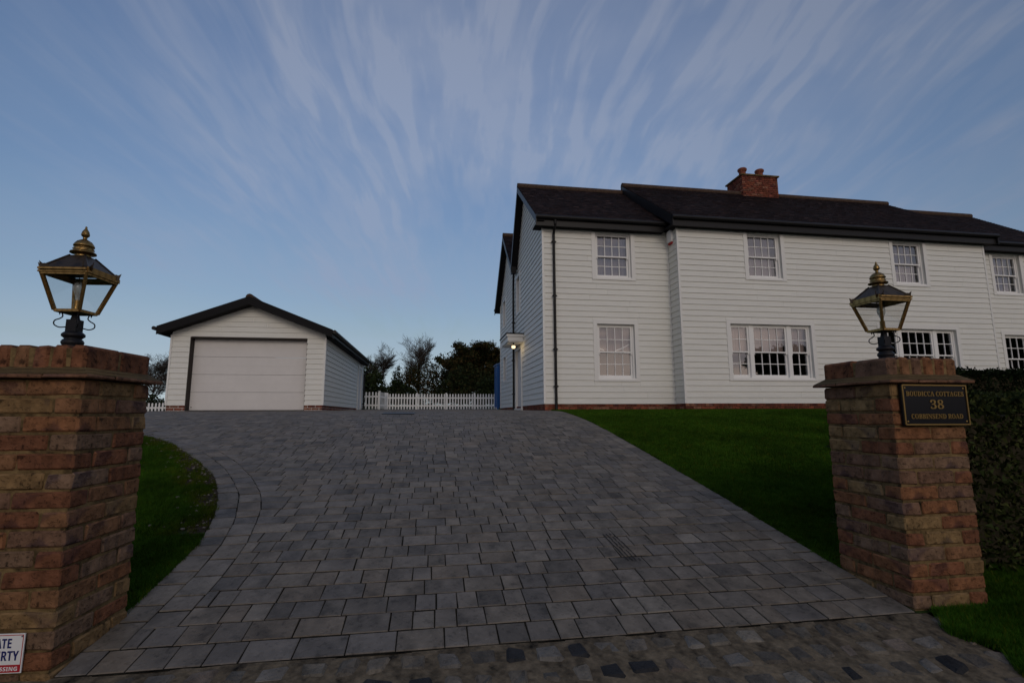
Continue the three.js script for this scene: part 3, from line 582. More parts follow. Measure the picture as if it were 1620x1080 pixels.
  part('roof_boarding', [a.plate, b.plate, c.plate, bk(HX - .25, XA, [ridge[0] + .03, ridge[1]], [valY, ZV]), bk(XA - .25, XB + .25, MR, [5.2, -19.6]), bk(XB, XR + .25, [ridge[0] + .03, ridge[1]], [5.2, -18.8]), bk(HX - .25, XA, [wing[0], wing[1]], [valY, ZV]), bk(HX - .25, XA, [wing[0], wing[1]], [wEaveY - .22, ZB - .28])], M.blackMatt, roof);
  const wd = [wing[0] - valY, wing[1] - ZV], wl = Math.hypot(...wd);
  stuff(part('wing_roof_tiles', tiledSlope([HX - .25, valY, ZV], [1, 0, 0], [0, wd[0] / wl, wd[1] / wl], 3.5, wl), M.slate, roof));
  ridgeTiles(HX - .25, XA - .27, ridge[0] + .09, ridge[1], roof); ridgeTiles(XA - .25, XB + .25, MR[0] + .06, MR[1], roof); ridgeTiles(XB + .27, XR + .25, ridge[0] + .09, ridge[1], roof); ridgeTiles(HX - .25, XA - .27, wing[0] + .06, wing[1], roof);
  // verges: bargeboards and black undersides
  const barge = (x, p, q, w, m = M.black, t = .025) => { const P = [], f = (z, y, dx) => [x + dx, y, z]; const A = [f(p[1], p[0], 0), f(q[1], q[0], 0), f(q[1], q[0] - w, 0), f(p[1], p[0] - w, 0)], C = A.map(v => [v[0] + t, v[1], v[2]]); quad(P, ...A); quad(P, C[3], C[2], C[1], C[0]); for (let i = 0; i < 4; i++) quad(P, A[i], C[i], C[(i + 1) % 4], A[(i + 1) % 4]); part('bargeboard', tris(P), m, house); };
  const VX = HX - .26;
  barge(VX, [LE[0] + .0, LE[1]], [ridge[0] + .02, ridge[1]], .21); barge(VX, [ridge[0] + .02, ridge[1]], [valY - .02, ZV], .24); barge(VX, [valY - .02, ZV - .002], [wing[0] - .01, wing[1]], .20); barge(VX, [wing[0] - .01, wing[1]], [wEaveY - .24, ZB - .28], .21);
  const under = (p, q) => slab([[VX + .026, p[0], p[1]], [HX, p[0], p[1]], [HX, q[0], q[1]], [VX + .026, q[0], q[1]]], .02);
  part('verge_soffit', [under([LE[0] - .12, LE[1]], [ridge[0] - .10, ridge[1]]), under([ridge[0] - .10, ridge[1]], [valY - .15, ZV]), under([valY - .14, ZV], [wing[0] - .13, wing[1]]), under([wing[0] - .13, wing[1]], [wEaveY - .36, ZB - .28])], M.blackMatt, house);
  barge(XA - .262, [ME[0], ME[1]], [MR[0] - .01, MR[1]], .30); barge(XB + .238, [ME[0], ME[1]], [MR[0] - .01, MR[1]], .30); barge(XR + .24, [LE[0], LE[1]], [ridge[0] + .02, ridge[1]], .21);
  { const P = []; quad(P, [XA, SOF, HZ], [XA, SOF + .2, MZ + .1], [XA, MR[0] - .1, MR[1]], [XA, ridge[0] - .3, MR[1]]); part('gable_upstand', tris(P), M.blackMatt, house); }
  part('rear_wall', [B(HX + .02, XR, HY, 5.2, ZB + .01, ZB + .2)], M.white, house);
  gutter([HX - .27, wEaveY - .22, ZB - .34], [HX + 2, wEaveY - .22, ZB - .34], house);
  // rainwater pipes
  downpipe([[3.29, 5.40, HZ + .30], [3.29, 5.22, HZ + .28], [3.29, 4.98, HZ + .085], [3.29, prof(HZ) + .03, HZ + .085]], house, [[3.29, 4.74, HZ + .085], [3.29, 3.2, HZ + .085], [3.29, 1.72, HZ + .085], [3.29, .72, HZ + .085]]);
  part('hopper', B(HX - .24, HX - .06, 5.02, 5.26, ZV - .14, ZV + .10), M.black, house);
  downpipe([[HX - .14, 5.05, ZV - .05], [HX - .14, 4.9, ZV - .1], [HX - .085, 4.5, ZV - .5], [HX - .085, HY - .2, ZV - .5]], house, [[HX - .085, 3.3, ZV - .5], [HX - .085, 1.9, ZV - .5], [HX - .085, .7, ZV - .5]]);
  // chimney
  const ch = new THREE.Group(); ch.name = 'chimney'; house.add(ch);
  const c0 = 11.0, c1 = 12.42, z0 = -15.78, z1 = -16.72, rc = mulberry(19);
  stuff(part('chimney_bricks', [...courseBricks([c0, 7.15, z0], X, Zp, c1 - c0, 19, rc, redPal), ...courseBricks([c0, 7.15, z1], [0, 0, 1], [-1, 0, 0], z0 - z1, 19, rc, redPal)], M.plinth, ch));
  part('chimney_core', B(c0 + .012, c1 - .005, 7.1, 8.56, z1, z0 - .012), M.mortar, ch);
  part('chimney_cap', [B(c0 - .05, c1 + .05, 8.575, 8.625, z1 - .05, z0 + .05)], M.mortar, ch);
  for (const x of [11.28, 11.98]) { const l = new THREE.LatheGeometry([[.0, .0], [.15, 0], [.14, .05], [.12, .12], [.118, .20], [.15, .23], [.165, .26], [.16, .29], [.13, .31], [.10, .31], [.09, .2], [0, .2]].map(p => new THREE.Vector2(...p)), 20); l.scale(1.0, 1.3, 1.0); l.translate(x, 8.622, (z0 + z1) / 2 + .1); part('chimney_pot', l, M.clay, ch); }
}
// wall-mounted things on the house
{
  const t = thing('alarm_box', 'white alarm bell box with red base high on the house wall under the eaves', 'alarm box', [XA - .022, 4.86, -13.02]);
  const s = new THREE.Shape([[-.13, .06], [-.10, 0], [.10, 0], [.13, .06], [.13, .26], [.09, .32], [-.09, .32], [-.13, .26]].map(p => new THREE.Vector2(...p)));
  const g = new THREE.ExtrudeGeometry(s, { depth: .06, bevelEnabled: true, bevelSize: .012, bevelThickness: .012, bevelSegments: 2 }); g.rotateY(-Math.PI / 2); part('cover', g, M.plastic, t);
  const g2 = new THREE.ExtrudeGeometry(new THREE.Shape([[-.09, -.07], [.09, -.07], [.10, -.002], [-.10, -.002]].map(p => new THREE.Vector2(...p))), { depth: .05, bevelEnabled: false }); g2.rotateY(-Math.PI / 2); part('strobe', g2, M.alarmRed, t);
}
{
  const t = thing('porch_lamp', 'lit round porch lamp hanging under the side door canopy', 'lamp', [2.66, 2.19, -16.42]);
  part('lamp_holder', [cyl(.085, .06, .035, 0, .075, 0, 18), cyl(.02, .02, .065, 0, .11, 0)], M.black, t);
  const b = new THREE.SphereGeometry(.068, 18, 12); b.scale(1, .9, 1); b.translate(0, .03, 0);
  part('lamp_globe', b, new THREE.MeshStandardMaterial({ color: lin(.9, .8, .65), emissive: lin(1, .74, .42), emissiveIntensity: 1.5, roughness: .4 }), t);
  const pl = new THREE.PointLight(lin(1, .74, .42), .13, 0, 2); pl.position.set(2.66, 2.21, -16.42); pl.castShadow = true; pl.shadow.radius = 2; scene.add(pl);
}

// ---------------------------------------------------------------- garage
{
  const g = thing('garage', 'white weatherboarded garage with sectional door and low pitched dark roof', 'garage');
  const x0 = -7.769, x1 = -3.337, z = -16.496, zb = -25.5, y0 = .3075, xc = (x0 + x1) / 2, pitch = .385, ey = 2.54, ay = ey + (x1 - xc) * pitch;
  const D = [-7.228, -3.88, .0, 2.37], boards = [];
  clad([x0, y0, z], [1, 0, 0], [0, 0, 1], 20, y => { const Y = y + y0; if (Y < ey) return [0, x1 - x0]; const d = (Y - ey) / pitch; return d > xc - x0 - .05 ? null : [d, x1 - x0 - d]; }, [[D[0] - x0 - .0, D[1] - x0, -1, D[3] - y0]], boards);
  clad([x1, y0, z], [0, 0, -1], [1, 0, 0], 14, y => y + y0 > 2.52 ? null : [0, 7.25], [], boards);
  layBoards(boards, g);
  const o = [[0, -.4], [D[0] - x0, -.4], [D[0] - x0, D[3] - y0], [D[1] - x0, D[3] - y0], [D[1] - x0, -.4], [x1 - x0, -.4], [x1 - x0, ey - y0], [xc - x0, ay - y0], [0, ey - y0]];
  part('wall', [panel([x0, y0, z], [1, 0, 0], [0, 0, 1], o, [], .12), B(x1 - .14, x1 - .003, -.1, 2.4, zb, z - .125), B(x0, x0 + .12, -.3, 2.4, zb, z - .125), B(x0 + .12, x1 - .14, -.3, 2.4, zb, zb + .12)], M.white, g);
  part('corner_trim', [B(x1 - .03, x1 + .032, y0 + .002, 2.43, z - .02, z + .034)], M.trim, g); part('corner_trim', [B(x0 - .03, x0 + .02, y0 + .002, 2.43, z - .02, z + .034)], M.trim, g);
  const r = mulberry(32);
  stuff(part('plinth_bricks', [...courseBricks([x0, y0 - .30, z], [1, 0, 0], [0, 0, 1], D[0] - x0, 4, r, redPal), ...courseBricks([D[1], y0 - .30, z], [1, 0, 0], [0, 0, 1], x1 - D[1], 4, r, redPal), ...courseBricks([x1, y0 - .30, z], [0, 0, -1], [1, 0, 0], 7.25, 4, r, redPal)], M.plinth, g));
  // sectional door set back between dark jambs
  const gd = new THREE.Group(); gd.name = 'garage_door'; g.add(gd);
  const by = prof(z) + .02, zd = z - .21;
  part('door_jamb', [B(D[0] - .02, D[0] + .005, by - .05, D[3], zd - .05, z + .026), B(D[0] + .005, D[1], D[3] - .03, D[3] + .01, zd - .05, z + .026), B(D[1] - .005, D[1] + .01, by - .05, D[3] - .03, zd - .05, z + .010)], std(.030, .022, .018, { roughness: .6 }), gd);
  const sec = (D[3] - .03 - by) / 4;
  for (let k = 0; k < 4; k++) {
    const a = by + k * sec, h = sec / 2;
    part('door_panel', [B(D[0] + .005, D[1] - .005, a + .004, a + h - .005, zd - .04, zd), B(D[0] + .005, D[1] - .005, a + h - .005, a + h + .005, zd - .04, zd - .004), B(D[0] + .005, D[1] - .005, a + h + .005, a + sec - .004, zd - .04, zd)], M.door, gd);
  }
  part('door_seal', B(D[0], D[1], by - .05, by + .003, zd - .035, zd - .004), M.blackMatt, gd);
  part('door_lock', cyl(.02, .02, .02, D[0] + .06, by + .08, zd + .005), M.black, gd);
  // roof
  const zf = z + .36, ov = .27, E = 2.70, A = E + (x1 - xc) * pitch + .0, rf = new THREE.Group(); rf.name = 'roof'; g.add(rf);
  const eL = [x0 - ov, E - ov * pitch + .0], eR = [x1 + ov, E - ov * pitch], rl = Math.hypot(x1 + ov - xc, A - eR[1]);
  part('roof_boarding', [slab([[eL[0], eL[1], zf], [xc, A, zf], [xc, A, zb - .2], [eL[0], eL[1], zb - .2]], .06), slab([[xc, A, zf], [eR[0], eR[1], zf], [eR[0], eR[1], zb - .2], [xc, A, zb - .2]], .06)], M.blackMatt, rf);
  const S = [-(x1 + ov - xc) / rl, (A - eR[1]) / rl, 0];
  stuff(part('roof_tiles', [...tiledSlope([eR[0], eR[1], zf], [0, 0, -1], S, zf - zb + .2, rl, { gauge: .30, tw: .30 }), ...tiledSlope([eL[0], eL[1], zb - .2], [0, 0, 1], [-S[0], S[1], 0], zf - zb + .2, rl, { gauge: .30, tw: .30 })], M.slate, rf));
  ridgeTiles(zb - .2, zf, A + .08, xc, rf, 'z');
  const bb = (p, q, w) => { const P = [], t = .03, F = [[p[0], p[1], zf + t], [q[0], q[1], zf + t], [q[0], q[1] - w, zf + t], [p[0], p[1] - w, zf + t]], K = F.map(v => [v[0], v[1], v[2] - t]); quad(P, ...F); quad(P, K[3], K[2], K[1], K[0]); for (let i = 0; i < 4; i++) quad(P, F[i], K[i], K[(i + 1) % 4], F[(i + 1) % 4]); part('bargeboard', tris(P), M.blackMatt, g); };
  bb([eL[0], eL[1] + .03], [xc, A + .05], .25); bb([xc, A + .05], [eR[0], eR[1] + .03], .25);
  part('soffit', [slab([[eL[0], eL[1] - .17, zf], [xc, A - .17, zf], [xc, A - .17, z], [eL[0], eL[1] - .17, z]], .02), slab([[xc, A - .17, zf], [eR[0], eR[1] - .17, zf], [eR[0], eR[1] - .17, z], [xc, A - .17, z]], .02), B(x1 - .1, eR[0], eR[1] - .20, eR[1] - .17, zb, z - .01), B(eL[0], x0 + .1, eL[1] - .20, eL[1] - .17, zb, z - .01)], M.blackMatt, g);
  part('fascia', [B(eR[0] - .03, eR[0] - .001, eR[1] - .20, eR[1] - .02, zb, zf - .001), B(eL[0] + .001, eL[0] + .03, eL[1] - .20, eL[1] - .02, zb, zf - .001)], M.black, g);
  gutter([eR[0] + .06, eR[1] - .04, zf + .02], [eR[0] + .06, eR[1] - .04, zb - .2], g); gutter([eL[0] - .06, eL[1] - .04, zf + .06], [eL[0] - .06, eL[1] - .04, zb - .2], g);
  const sd = new THREE.Group(); sd.name = 'side_door'; g.add(sd);
  part('door_frame', [B(x1 - .05, x1 + .045, .06, 2.22, -23.86, -23.76), B(x1 - .05, x1 + .045, .06, 2.22, -24.9, -24.8), B(x1 - .05, x1 + .045, 2.12, 2.22, -24.8, -23.86), B(x1 - .002, x1 + .03, y0, 2.43, -25.5, -24.95)], M.trim, sd);
  part('door_leaf', B(x1 - .002, x1 + .012, .08, 2.12, -24.8, -23.86), M.door, sd);
  downpipe([[x1 + .42, 2.2, -25.3], [x1 + .16, 2.0, -25.3], [x1 + .10, 1.9, -25.3], [x1 + .10, .15, -25.3]], g, [[x1 + .10, 1.2, -25.3], [x1 + .10, .5, -25.3]]);
}

// ---------------------------------------------------------------- brick gate piers
const RP = mulberry(2024);
const brickGeo = { s: [0, 1, 2, 3, 4, 5, 6, 7].map(() => cbox(.216, .0655, .1028, .0065, .0026, RP)), h: [] };
const capGeo = [0, 1, 2, 3, 4, 5].map(() => cbox(.064, .108, .213, .010, .0025, RP)), capEnd = [0, 1, 2].map(() => cbox(.205, .106, .064, .010, .0025, RP));
function pier(name, label, [cx, cz], turn, top, courses, frontDark) {
  const t = thing(name, label, 'gate pier', [cx, top - courses * .075, cz], turn, null), W = .436, h = courses * .075;
  part('mortar', [B(-W / 2 + .006, W / 2 - .006, 0, h - .004, -W / 2 + .006, W / 2 - .006)], M.mortar, t);
  for (let k = 0; k < courses; k++) {
    const y = k * .075 + .0375, alt = k % 2, place = (x, z, ry) => {
      const m = part('brick', brickGeo.s[Math.floor(RP() * 8)], M.bricks[Math.floor(RP() * 8)], t);
      m.position.set(x + (RP() - .5) * .003, y + (RP() - .5) * .003, z + (RP() - .5) * .003); m.rotation.set((RP() - .5) * .012, ry + (RP() < .5 ? Math.PI : 0) + (RP() - .5) * .012, (RP() - .5) * .02);
    };
    const e = W / 2 - .051, s = .1105;
    for (const q of [-1, 1]) { if (alt) { place(-s, q * e, 0); place(s, q * e, 0); place(q * e, 0, Math.PI / 2); } else { place(q * e, -s, Math.PI / 2); place(q * e, s, Math.PI / 2); place(0, q * e, 0); } }
  }
  // projecting tile course with a sloping mortar fillet, and brick-on-edge coping
  const Y = h, O = W / 2 + .042, n = 3;
  for (const q of [-1, 1]) for (let i = 0; i < n; i++) { const a = mix(-O, O, i / n) + .002, b = mix(-O, O, (i + 1) / n) - .002, g = cbox(b - a, .014, .11, .003, .0015, RP); g.translate((a + b) / 2, Y + .008, q * (O - .055)); part('creasing_tile', g, M.creasing, t); const g2 = cbox(.11, .014, b - a, .003, .0015, RP); g2.translate(q * (O - .0555), Y + .0095, (a + b) / 2); part('creasing_tile', g2, M.creasing, t); }
  const fl = new THREE.CylinderGeometry((W / 2 - .008) * Math.SQRT2, (O - .003) * Math.SQRT2, .034, 4, 1); fl.rotateY(Math.PI / 4); fl.translate(0, Y + .016 + .017, 0); boxUV(fl.toNonIndexed()); part('mortar_fillet', fl, M.mortar, t);
  const yc = Y + .042 + .054 - .012, place = (g, x, z, ry) => { const m = part('coping_brick', g, M.bricks[[0, 1, 5, 3, 6, 0, 7, 5][Math.floor(RP() * 8)]], t); m.position.set(x, yc + (RP() - .5) * .004, z); m.rotation.set((RP() - .5) * .02, ry, (RP() - .5) * .02); };
  for (const q of [-1, 1]) for (let i = 0; i < 6; i++) place(capGeo[Math.floor(RP() * 6)], -W / 2 + .036 + i * .0727, q * .109, 0);
  part('mortar', B(-W / 2 + .01, W / 2 - .01, Y + .03, yc + .044, -W / 2 + .01, W / 2 - .01), M.mortar, t);
  return t;
}
const pierTop = .155, PS = 1.07, PSL = 1.042;                      // the piers and all they carry were sized in brick courses; PS brings them to the scale of the paving
const scaled = (o, k = PS) => { o.position.multiplyScalar(k); o.scale.setScalar(k); return o; };
const PR = [2.378 + .218, -2.313 - .218], PLa = -.0787;
const PL = [-1.427 + (-.218 * Math.cos(PLa) + -.218 * Math.sin(PLa)), -2.345 + (.218 * Math.sin(PLa) - .218 * Math.cos(PLa))];
scaled(pier('brick_pier', 'brick gate pier on the right carrying the black house name plaque', [PR[0], PR[1] - .011], 0, pierTop, 15)).scale.z *= 1.05;
scaled(pier('brick_pier', 'brick gate pier on the left with a private property sign at its foot', PL, PLa, pierTop, 16), PSL);

// ---------------------------------------------------------------- pedestal lanterns
function lathe(pts, n = 28) { return new THREE.LatheGeometry(pts.map(p => new THREE.Vector2(...p)), n); }
function makeLantern(name, label) {
  const t = thing(name, label, 'lantern', [0, 0, 0], 0, null);
  const P = (y, h) => [[-h, y, h], [h, y, h], [h, y, -h], [-h, y, -h]];
  part('base', [lathe([[0, 0], [.056, 0], [.056, .012], [.048, .022], [.046, .028], [.052, .034], [.055, .044], [.048, .054], [.040, .058], [.046, .064], [.056, .070], [.056, .080], [.046, .088], [.038, .092], [.038, .093], [0, .093]].map(([r, y]) => [r * .78, y]))], M.iron, t);
  part('socket_box', [B(-.0225, .0225, .090, .147, -.0225, .0225), cyl(.019, .012, .03, 0, .146, 0, 12), cyl(.011, .011, .025, 0, .17, 0, 12)], M.iron, t);
  for (const [sx, sz] of [[1, 1], [1, -1], [-1, 1], [-1, -1]]) {
    const f = (r, y) => [sx * r * .64, y, sz * r * .64];
    part('scroll_bracket', [tube([f(.030, .112), f(.060, .108), f(.079, .119), f(.078, .136), f(.060, .147), f(.050, .157), f(.052, .170), f(.060, .181)], .0027, 30, 6), (() => { const c = new THREE.ConeGeometry(.006, .018, 8); c.rotateX(Math.PI); c.translate(...f(.062, .171)); return c; })()], M.iron, t);
  }
  const yb = .183, yt = .350, hb = .052, ht = .094;
  const cb = P(yb, hb), ctp = P(yt, ht), fr = [], shine = [];
  for (let i = 0; i < 4; i++) {
    const k = (i + 1) % 4; fr.push(bar(cb[i], ctp[i], .0105)); fr.push(bar(cb[i], cb[k], .012)); fr.push(bar([ctp[i][0], yt - .004, ctp[i][2]], [ctp[k][0], yt - .004, ctp[k][2]], .014));
    const out = 1.055; shine.push(bar([cb[i][0] * 1.10, yb, cb[i][2] * 1.10], [ctp[i][0] * out, yt, ctp[i][2] * out], .0065));
  }
  part('frame', fr, M.brass, t); part('corner_bead', shine, M.brass, t);
  part('floor_plate', B(-hb + .005, hb - .005, yb - .004, yb + .004, -hb + .005, hb - .005), M.darkBrass, t);
  for (let i = 0; i < 4; i++) { const k = (i + 1) % 4, q = []; const s = p => [p[0] * .985, p[1], p[2] * .985]; quad(q, s(cb[i]), s(cb[k]), s(ctp[k]), s(ctp[i])); part('glass_pane', tris(q), M.lampGlass, t); }
  // eaves with turned-up corners, pyramid roof
  const ey = yt + .004, eo = .101, ev = [];
  for (let i = 0; i < 4; i++) { const c = P(ey, eo), k = (i + 1) % 4; ev.push(bar([c[i][0], ey + .009, c[i][2]], [c[k][0], ey + .009, c[k][2]], .009, .024)); ev.push(bar([c[i][0] * 1.03, ey - .003, c[i][2] * 1.03], [c[k][0] * 1.03, ey - .003, c[k][2] * 1.03], .006)); }
  part('eave_band', ev, M.brass, t);
  const ears = [];
  for (let i = 0; i < 4; i++) {
    const c = P(0, 1)[i], a = Math.atan2(-c[2], c[0]), s = new THREE.Shape([[.116, -.004], [.142, .002], [.150, .036], [.143, .030], [.137, .026], [.131, .029], [.124, .027], [.112, .022]].map(p => new THREE.Vector2(...p)));
    for (const w of [-1, 1]) { const g = new THREE.ExtrudeGeometry(s, { depth: .003, bevelEnabled: false }); g.translate(0, ey + .004, -.0015); g.rotateY(w * .0); g.rotateY(a + w * .12); ears.push(g); }
  }
  part('corner_ornament', ears, M.darkBrass, t);
  const rf = new THREE.CylinderGeometry(.032 * Math.SQRT2, (eo - .002) * Math.SQRT2, .076, 4, 1); rf.rotateY(Math.PI / 4); rf.translate(0, ey + .018 + .038, 0); boxUV(rf); part('canopy', rf.toNonIndexed(), M.darkBrass, t); t.children.at(-1).geometry.computeVertexNormals();
  part('hip_rolls', P(0, 1).map(c => bar([c[0] * (eo - .002), ey + .019, c[2] * (eo - .002)], [c[0] * .032, ey + .095, c[2] * .032], .006)), M.darkBrass, t);
  const fy = ey + .086;
  part('finial', lathe([[0, 0], [.040, 0], [.040, .010], [.036, .016], [.045, .022], [.063, .024], [.062, .030], [.050, .036], [.048, .040], [.052, .046], [.046, .052], [.040, .056], [.050, .059], [.051, .064], [.045, .074], [.036, .085], [.020, .094], [.011, .098], [.010, .106], [.012, .110], [.0195, .116], [.021, .124], [.018, .131], [.0185, .134], [.014, .142], [.008, .150], [.005, .157], [.006, .160], [.003, .165], [0, .166]].map(([r, y]) => [r * .80, y * .95 + fy])), M.brass, t);
  part('bulb_holder', [cyl(.016, .014, .022, 0, yb + .004, 0), cyl(.013, .013, .03, 0, yb + .026, 0, 16)], M.brass, t);
  part('bulb', lathe([[.011, 0], [.012, .018], [.018, .035], [.026, .052], [.029, .068], [.026, .084], [.016, .095], [0, .099]].map(([r, y]) => [r * .76, y * .92 + yb + .055]), 20), M.bulb, t);
  part('filament_support', [cyl(.004, .003, .04, 0, yb + .055, 0, 8), bar([-.008, yb + .095, 0], [.008, yb + .10, 0], .0015), bar([-.008, yb + .06, 0], [-.008, yb + .11, 0], .0012), bar([.008, yb + .06, 0], [.008, yb + .11, 0], .0012)], M.lead, t);
  return t;
}
const lampY = pierTop + .137;
const lan = makeLantern('lantern', 'brass and black lantern on top of the left brick gate pier'); lan.position.set(PL[0] - .004, lampY, PL[1]); lan.rotation.y = PLa; scaled(lan, PSL);
const lan2 = lan.clone(); lan2.name = numbered('lantern'); scene.add(lan2); lan2.userData = { label: 'brass and black lantern on top of the right pier above the name plaque', category: 'lantern' }; lan2.position.set(PR[0], lampY, PR[1]); lan2.rotation.y = 0; lan2.scale.setScalar(1); scaled(lan2);

// ---------------------------------------------------------------- plaque and sign
const fSerif = await new FontLoader().loadAsync('fonts/droid/droid_serif_bold.typeface.json');
const fSans = await new FontLoader().loadAsync('fonts/droid/droid_sans_bold.typeface.json');
function text(str, font, size, width, depth) { const g = new TextGeometry(str, { font, size, depth, curveSegments: 3, bevelEnabled: false }); g.computeBoundingBox(); const b = g.boundingBox; g.translate(-(b.min.x + b.max.x) / 2, 0, 0); if (width) g.scale(width / (b.max.x - b.min.x), 1, 1); return g; }
{
  const w = .398, h = .213, t = thing('name_plaque', 'black and gold name plaque fixed to the right brick pier', 'sign', [2.617, .0415, -2.313 + .020]);
  t.rotation.z = -.004; scaled(t);
  const rr = (a, b, r, z, d) => { const s = new THREE.Shape(); s.moveTo(-a + r, -b); s.lineTo(a - r, -b); s.quadraticCurveTo(a, -b, a, -b + r); s.lineTo(a, b - r); s.quadraticCurveTo(a, b, a - r, b); s.lineTo(-a + r, b); s.quadraticCurveTo(-a, b, -a, b - r); s.lineTo(-a, -b + r); s.quadraticCurveTo(-a, -b, -a + r, -b); return s; };
  part('plate', [new THREE.ExtrudeGeometry(rr(w / 2, h / 2, .008), { depth: .012, bevelEnabled: true, bevelSize: .002, bevelThickness: .002, bevelSegments: 1 }).translate(0, 0, -.012)], M.plate, t);
  const ring = rr(w / 2 - .001, h / 2 - .001, .008); ring.holes.push(rr(w / 2 - .008, h / 2 - .008, .005)); part('border', new THREE.ExtrudeGeometry(ring, { depth: .004, bevelEnabled: false }).translate(0, 0, .0025), M.gold, t);
  for (const x of [-1, 1]) for (const y of [-1, 1]) { const s = new THREE.SphereGeometry(.0055, 10, 6); s.scale(1, 1, .6); s.translate(x * (w / 2 - .020), y * (h / 2 - .020), .003); part('screw', s, M.gold, t); }
  part('lettering', [text('BOUDICCA COTTAGES', fSerif, .0245, .352, .003).translate(0, .045, .0025)], M.gold, t);
  part('lettering', [text('38', fSerif, .047, .082, .003).translate(.005, -.021, .0025)], M.gold, t);
  part('lettering', [text('COBBINSEND ROAD', fSerif, .0245, .315, .003).translate(.0, -.072, .0025)], M.gold, t);
}
{
  const ca = Math.cos(PLa), sa = Math.sin(PLa), lx = -.193, t = thing('warning_sign', 'small white red and blue private property sign at the foot of the left pier', 'sign', [-1.427 + lx * ca + .014 * sa, -.890, -2.345 - lx * sa + .014 * ca], PLa);
  scaled(t, PSL); const w = .205, h = .140;
  part('sign_board', B(-w / 2, w / 2, -h / 2, h / 2, -.004, 0), M.signWhite, t);
  part('red_border', [B(-w / 2 + .004, w / 2 - .004, h / 2 - .0065, h / 2 - .004, 0, .0006), B(-w / 2 + .004, -w / 2 + .0065, -h / 2 + .03, h / 2 - .0065, 0, .0006), B(w / 2 - .0065, w / 2 - .004, -h / 2 + .03, h / 2 - .0065, 0, .0006), B(-w / 2 + .004, w / 2 - .004, -h / 2 + .003, -h / 2 + .030, 0, .0006)], M.red, t);
  part('lettering', text('PRIVATE', fSans, .034, .128, .0008).translate(-.006, .019, .0004), M.navy, t);
  part('lettering', text('PROPERTY', fSans, .034, .176, .0008).translate(0, -.025, .0004), M.navy, t);
  part('lettering', text('NO TRESPASSING', fSans, .014, .178, .0008).translate(0, -.061, .0007), M.signWhite, t);
  for (const x of [-1, 1]) part('screw', (() => { const s = new THREE.SphereGeometry(.003, 8, 6); s.translate(x * (w / 2 - .009), h / 2 - .010, .001); return s; })(), M.lead, t);
}

// ---------------------------------------------------------------- white picket fences
function picketGeo(h) { const s = new THREE.Shape([[-.036, 0], [.036, 0], [.036, h - .035], [.018, h - .008], [0, h], [-.018, h - .008], [-.036, h - .035]].map(p => new THREE.Vector2(...p))); return new THREE.ExtrudeGeometry(s, { depth: .02, bevelEnabled: false }); }
const pk = picketGeo(.84);
function picketFence(label, a, b, y, posts, group, pitch = .157) {
  const dx = b[0] - a[0], dz = b[1] - a[1], L = Math.hypot(dx, dz), t = thing('picket_fence', label, 'fence', [a[0], y, a[1]], Math.atan2(-dz, dx), group), n = Math.round(L / pitch);
  part('rail', B(0, L, .17, .25, -.04, -.002), M.picket, t); part('rail', B(0, L, .60, .68, -.04, -.002), M.picket, t);
  for (let i = 0; i <= n; i++) { const m = part('picket', pk, M.picket, t); m.position.set(clamp(L * i / n, .04, L - .04), .03 + (RP() - .5) * .012, 0); m.rotation.z = (RP() - .5) * .012; }
  for (const p of posts) part('post', [B(L * p - .04, L * p + .04, -.3, .90, -.125, -.042), B(L * p - .046, L * p + .046, .90, .92, -.131, -.036)], M.picket, t);
  return t;
}
picketFence('long white picket fence between the house and the garage', [-2.40, -28.5], [3.66, -28.5], land(0, -28.5) - .02, [0, .265, .53, .79, 1]);
picketFence('short white picket fence section beside the garage corner', [-3.36, -26], [-2.57, -26], land(-3, -26) + .0, [1]);
picketFence('white picket return panel joining the short section to the long fence', [-2.55, -26.2], [-2.40, -28.4], land(-2.5, -27), [1], undefined, .40);
picketFence('white picket fence to the left of the garage', [-15, -26.2], [-9.2, -25.6], land(-12.6, -26) + .01, [0, .5, 1]);

// ---------------------------------------------------------------- drain cover, blue cabin
{
  const t = thing('drain_cover', 'dark metal drain cover set in the driveway near the garage', 'drain cover', [-.62, land(-.62, -10.1) + .004, -10.1]);
  const sl = Math.atan((land(0, -10.5) - land(0, -9.7)) / .8); t.rotation.x = sl;
  part('cover_frame', [B(-.30, -.26, -.03, .010, -.26, .26), B(.26, .30, -.03, .010, -.26, .26), B(-.26, .26, -.03, .010, -.26, -.22), B(-.26, .26, -.03, .010, .22, .26)], M.iron, t);
  part('cover_plate', [B(-.255, .255, -.03, .006, -.215, .215), ...range(-.22, .22, 8).map(x => B(x - .012, x + .012, .006, .010, -.2, .2))], M.iron, t);
}
{
  const z = -24.2, t = thing('portable_cabin', 'tall blue cabin half hidden behind the rear corner of the house', 'cabin', [3.62, land(3.4, z), z]);
  const s = .56, H = 2.06;
  part('wall', [B(-s, s, .08, H, -s, s), ...[-.4, -.13, .13, .4].map(x => B(x - .035, x + .035, .14, H - .06, s, s + .022)), ...[-.4, -.13, .13, .4].map(q => B(-s - .022, -s, .14, H - .06, q - .035, q + .035))], M.blue, t);
  part('corner_post', [B(-s - .03, -s + .05, 0, H + .02, s - .05, s + .03)], M.blue, t); part('corner_post', [B(s - .05, s + .03, 0, H + .02, s - .05, s + .03)], M.blue, t);
  part('roof', [B(-s - .05, s + .05, H + .02, H + .08, -s - .05, s + .05), B(-s + .1, s - .1, H + .08, H + .14, -s + .1, s - .1)], std(.08, .16, .32, { roughness: .5 }), t);
}

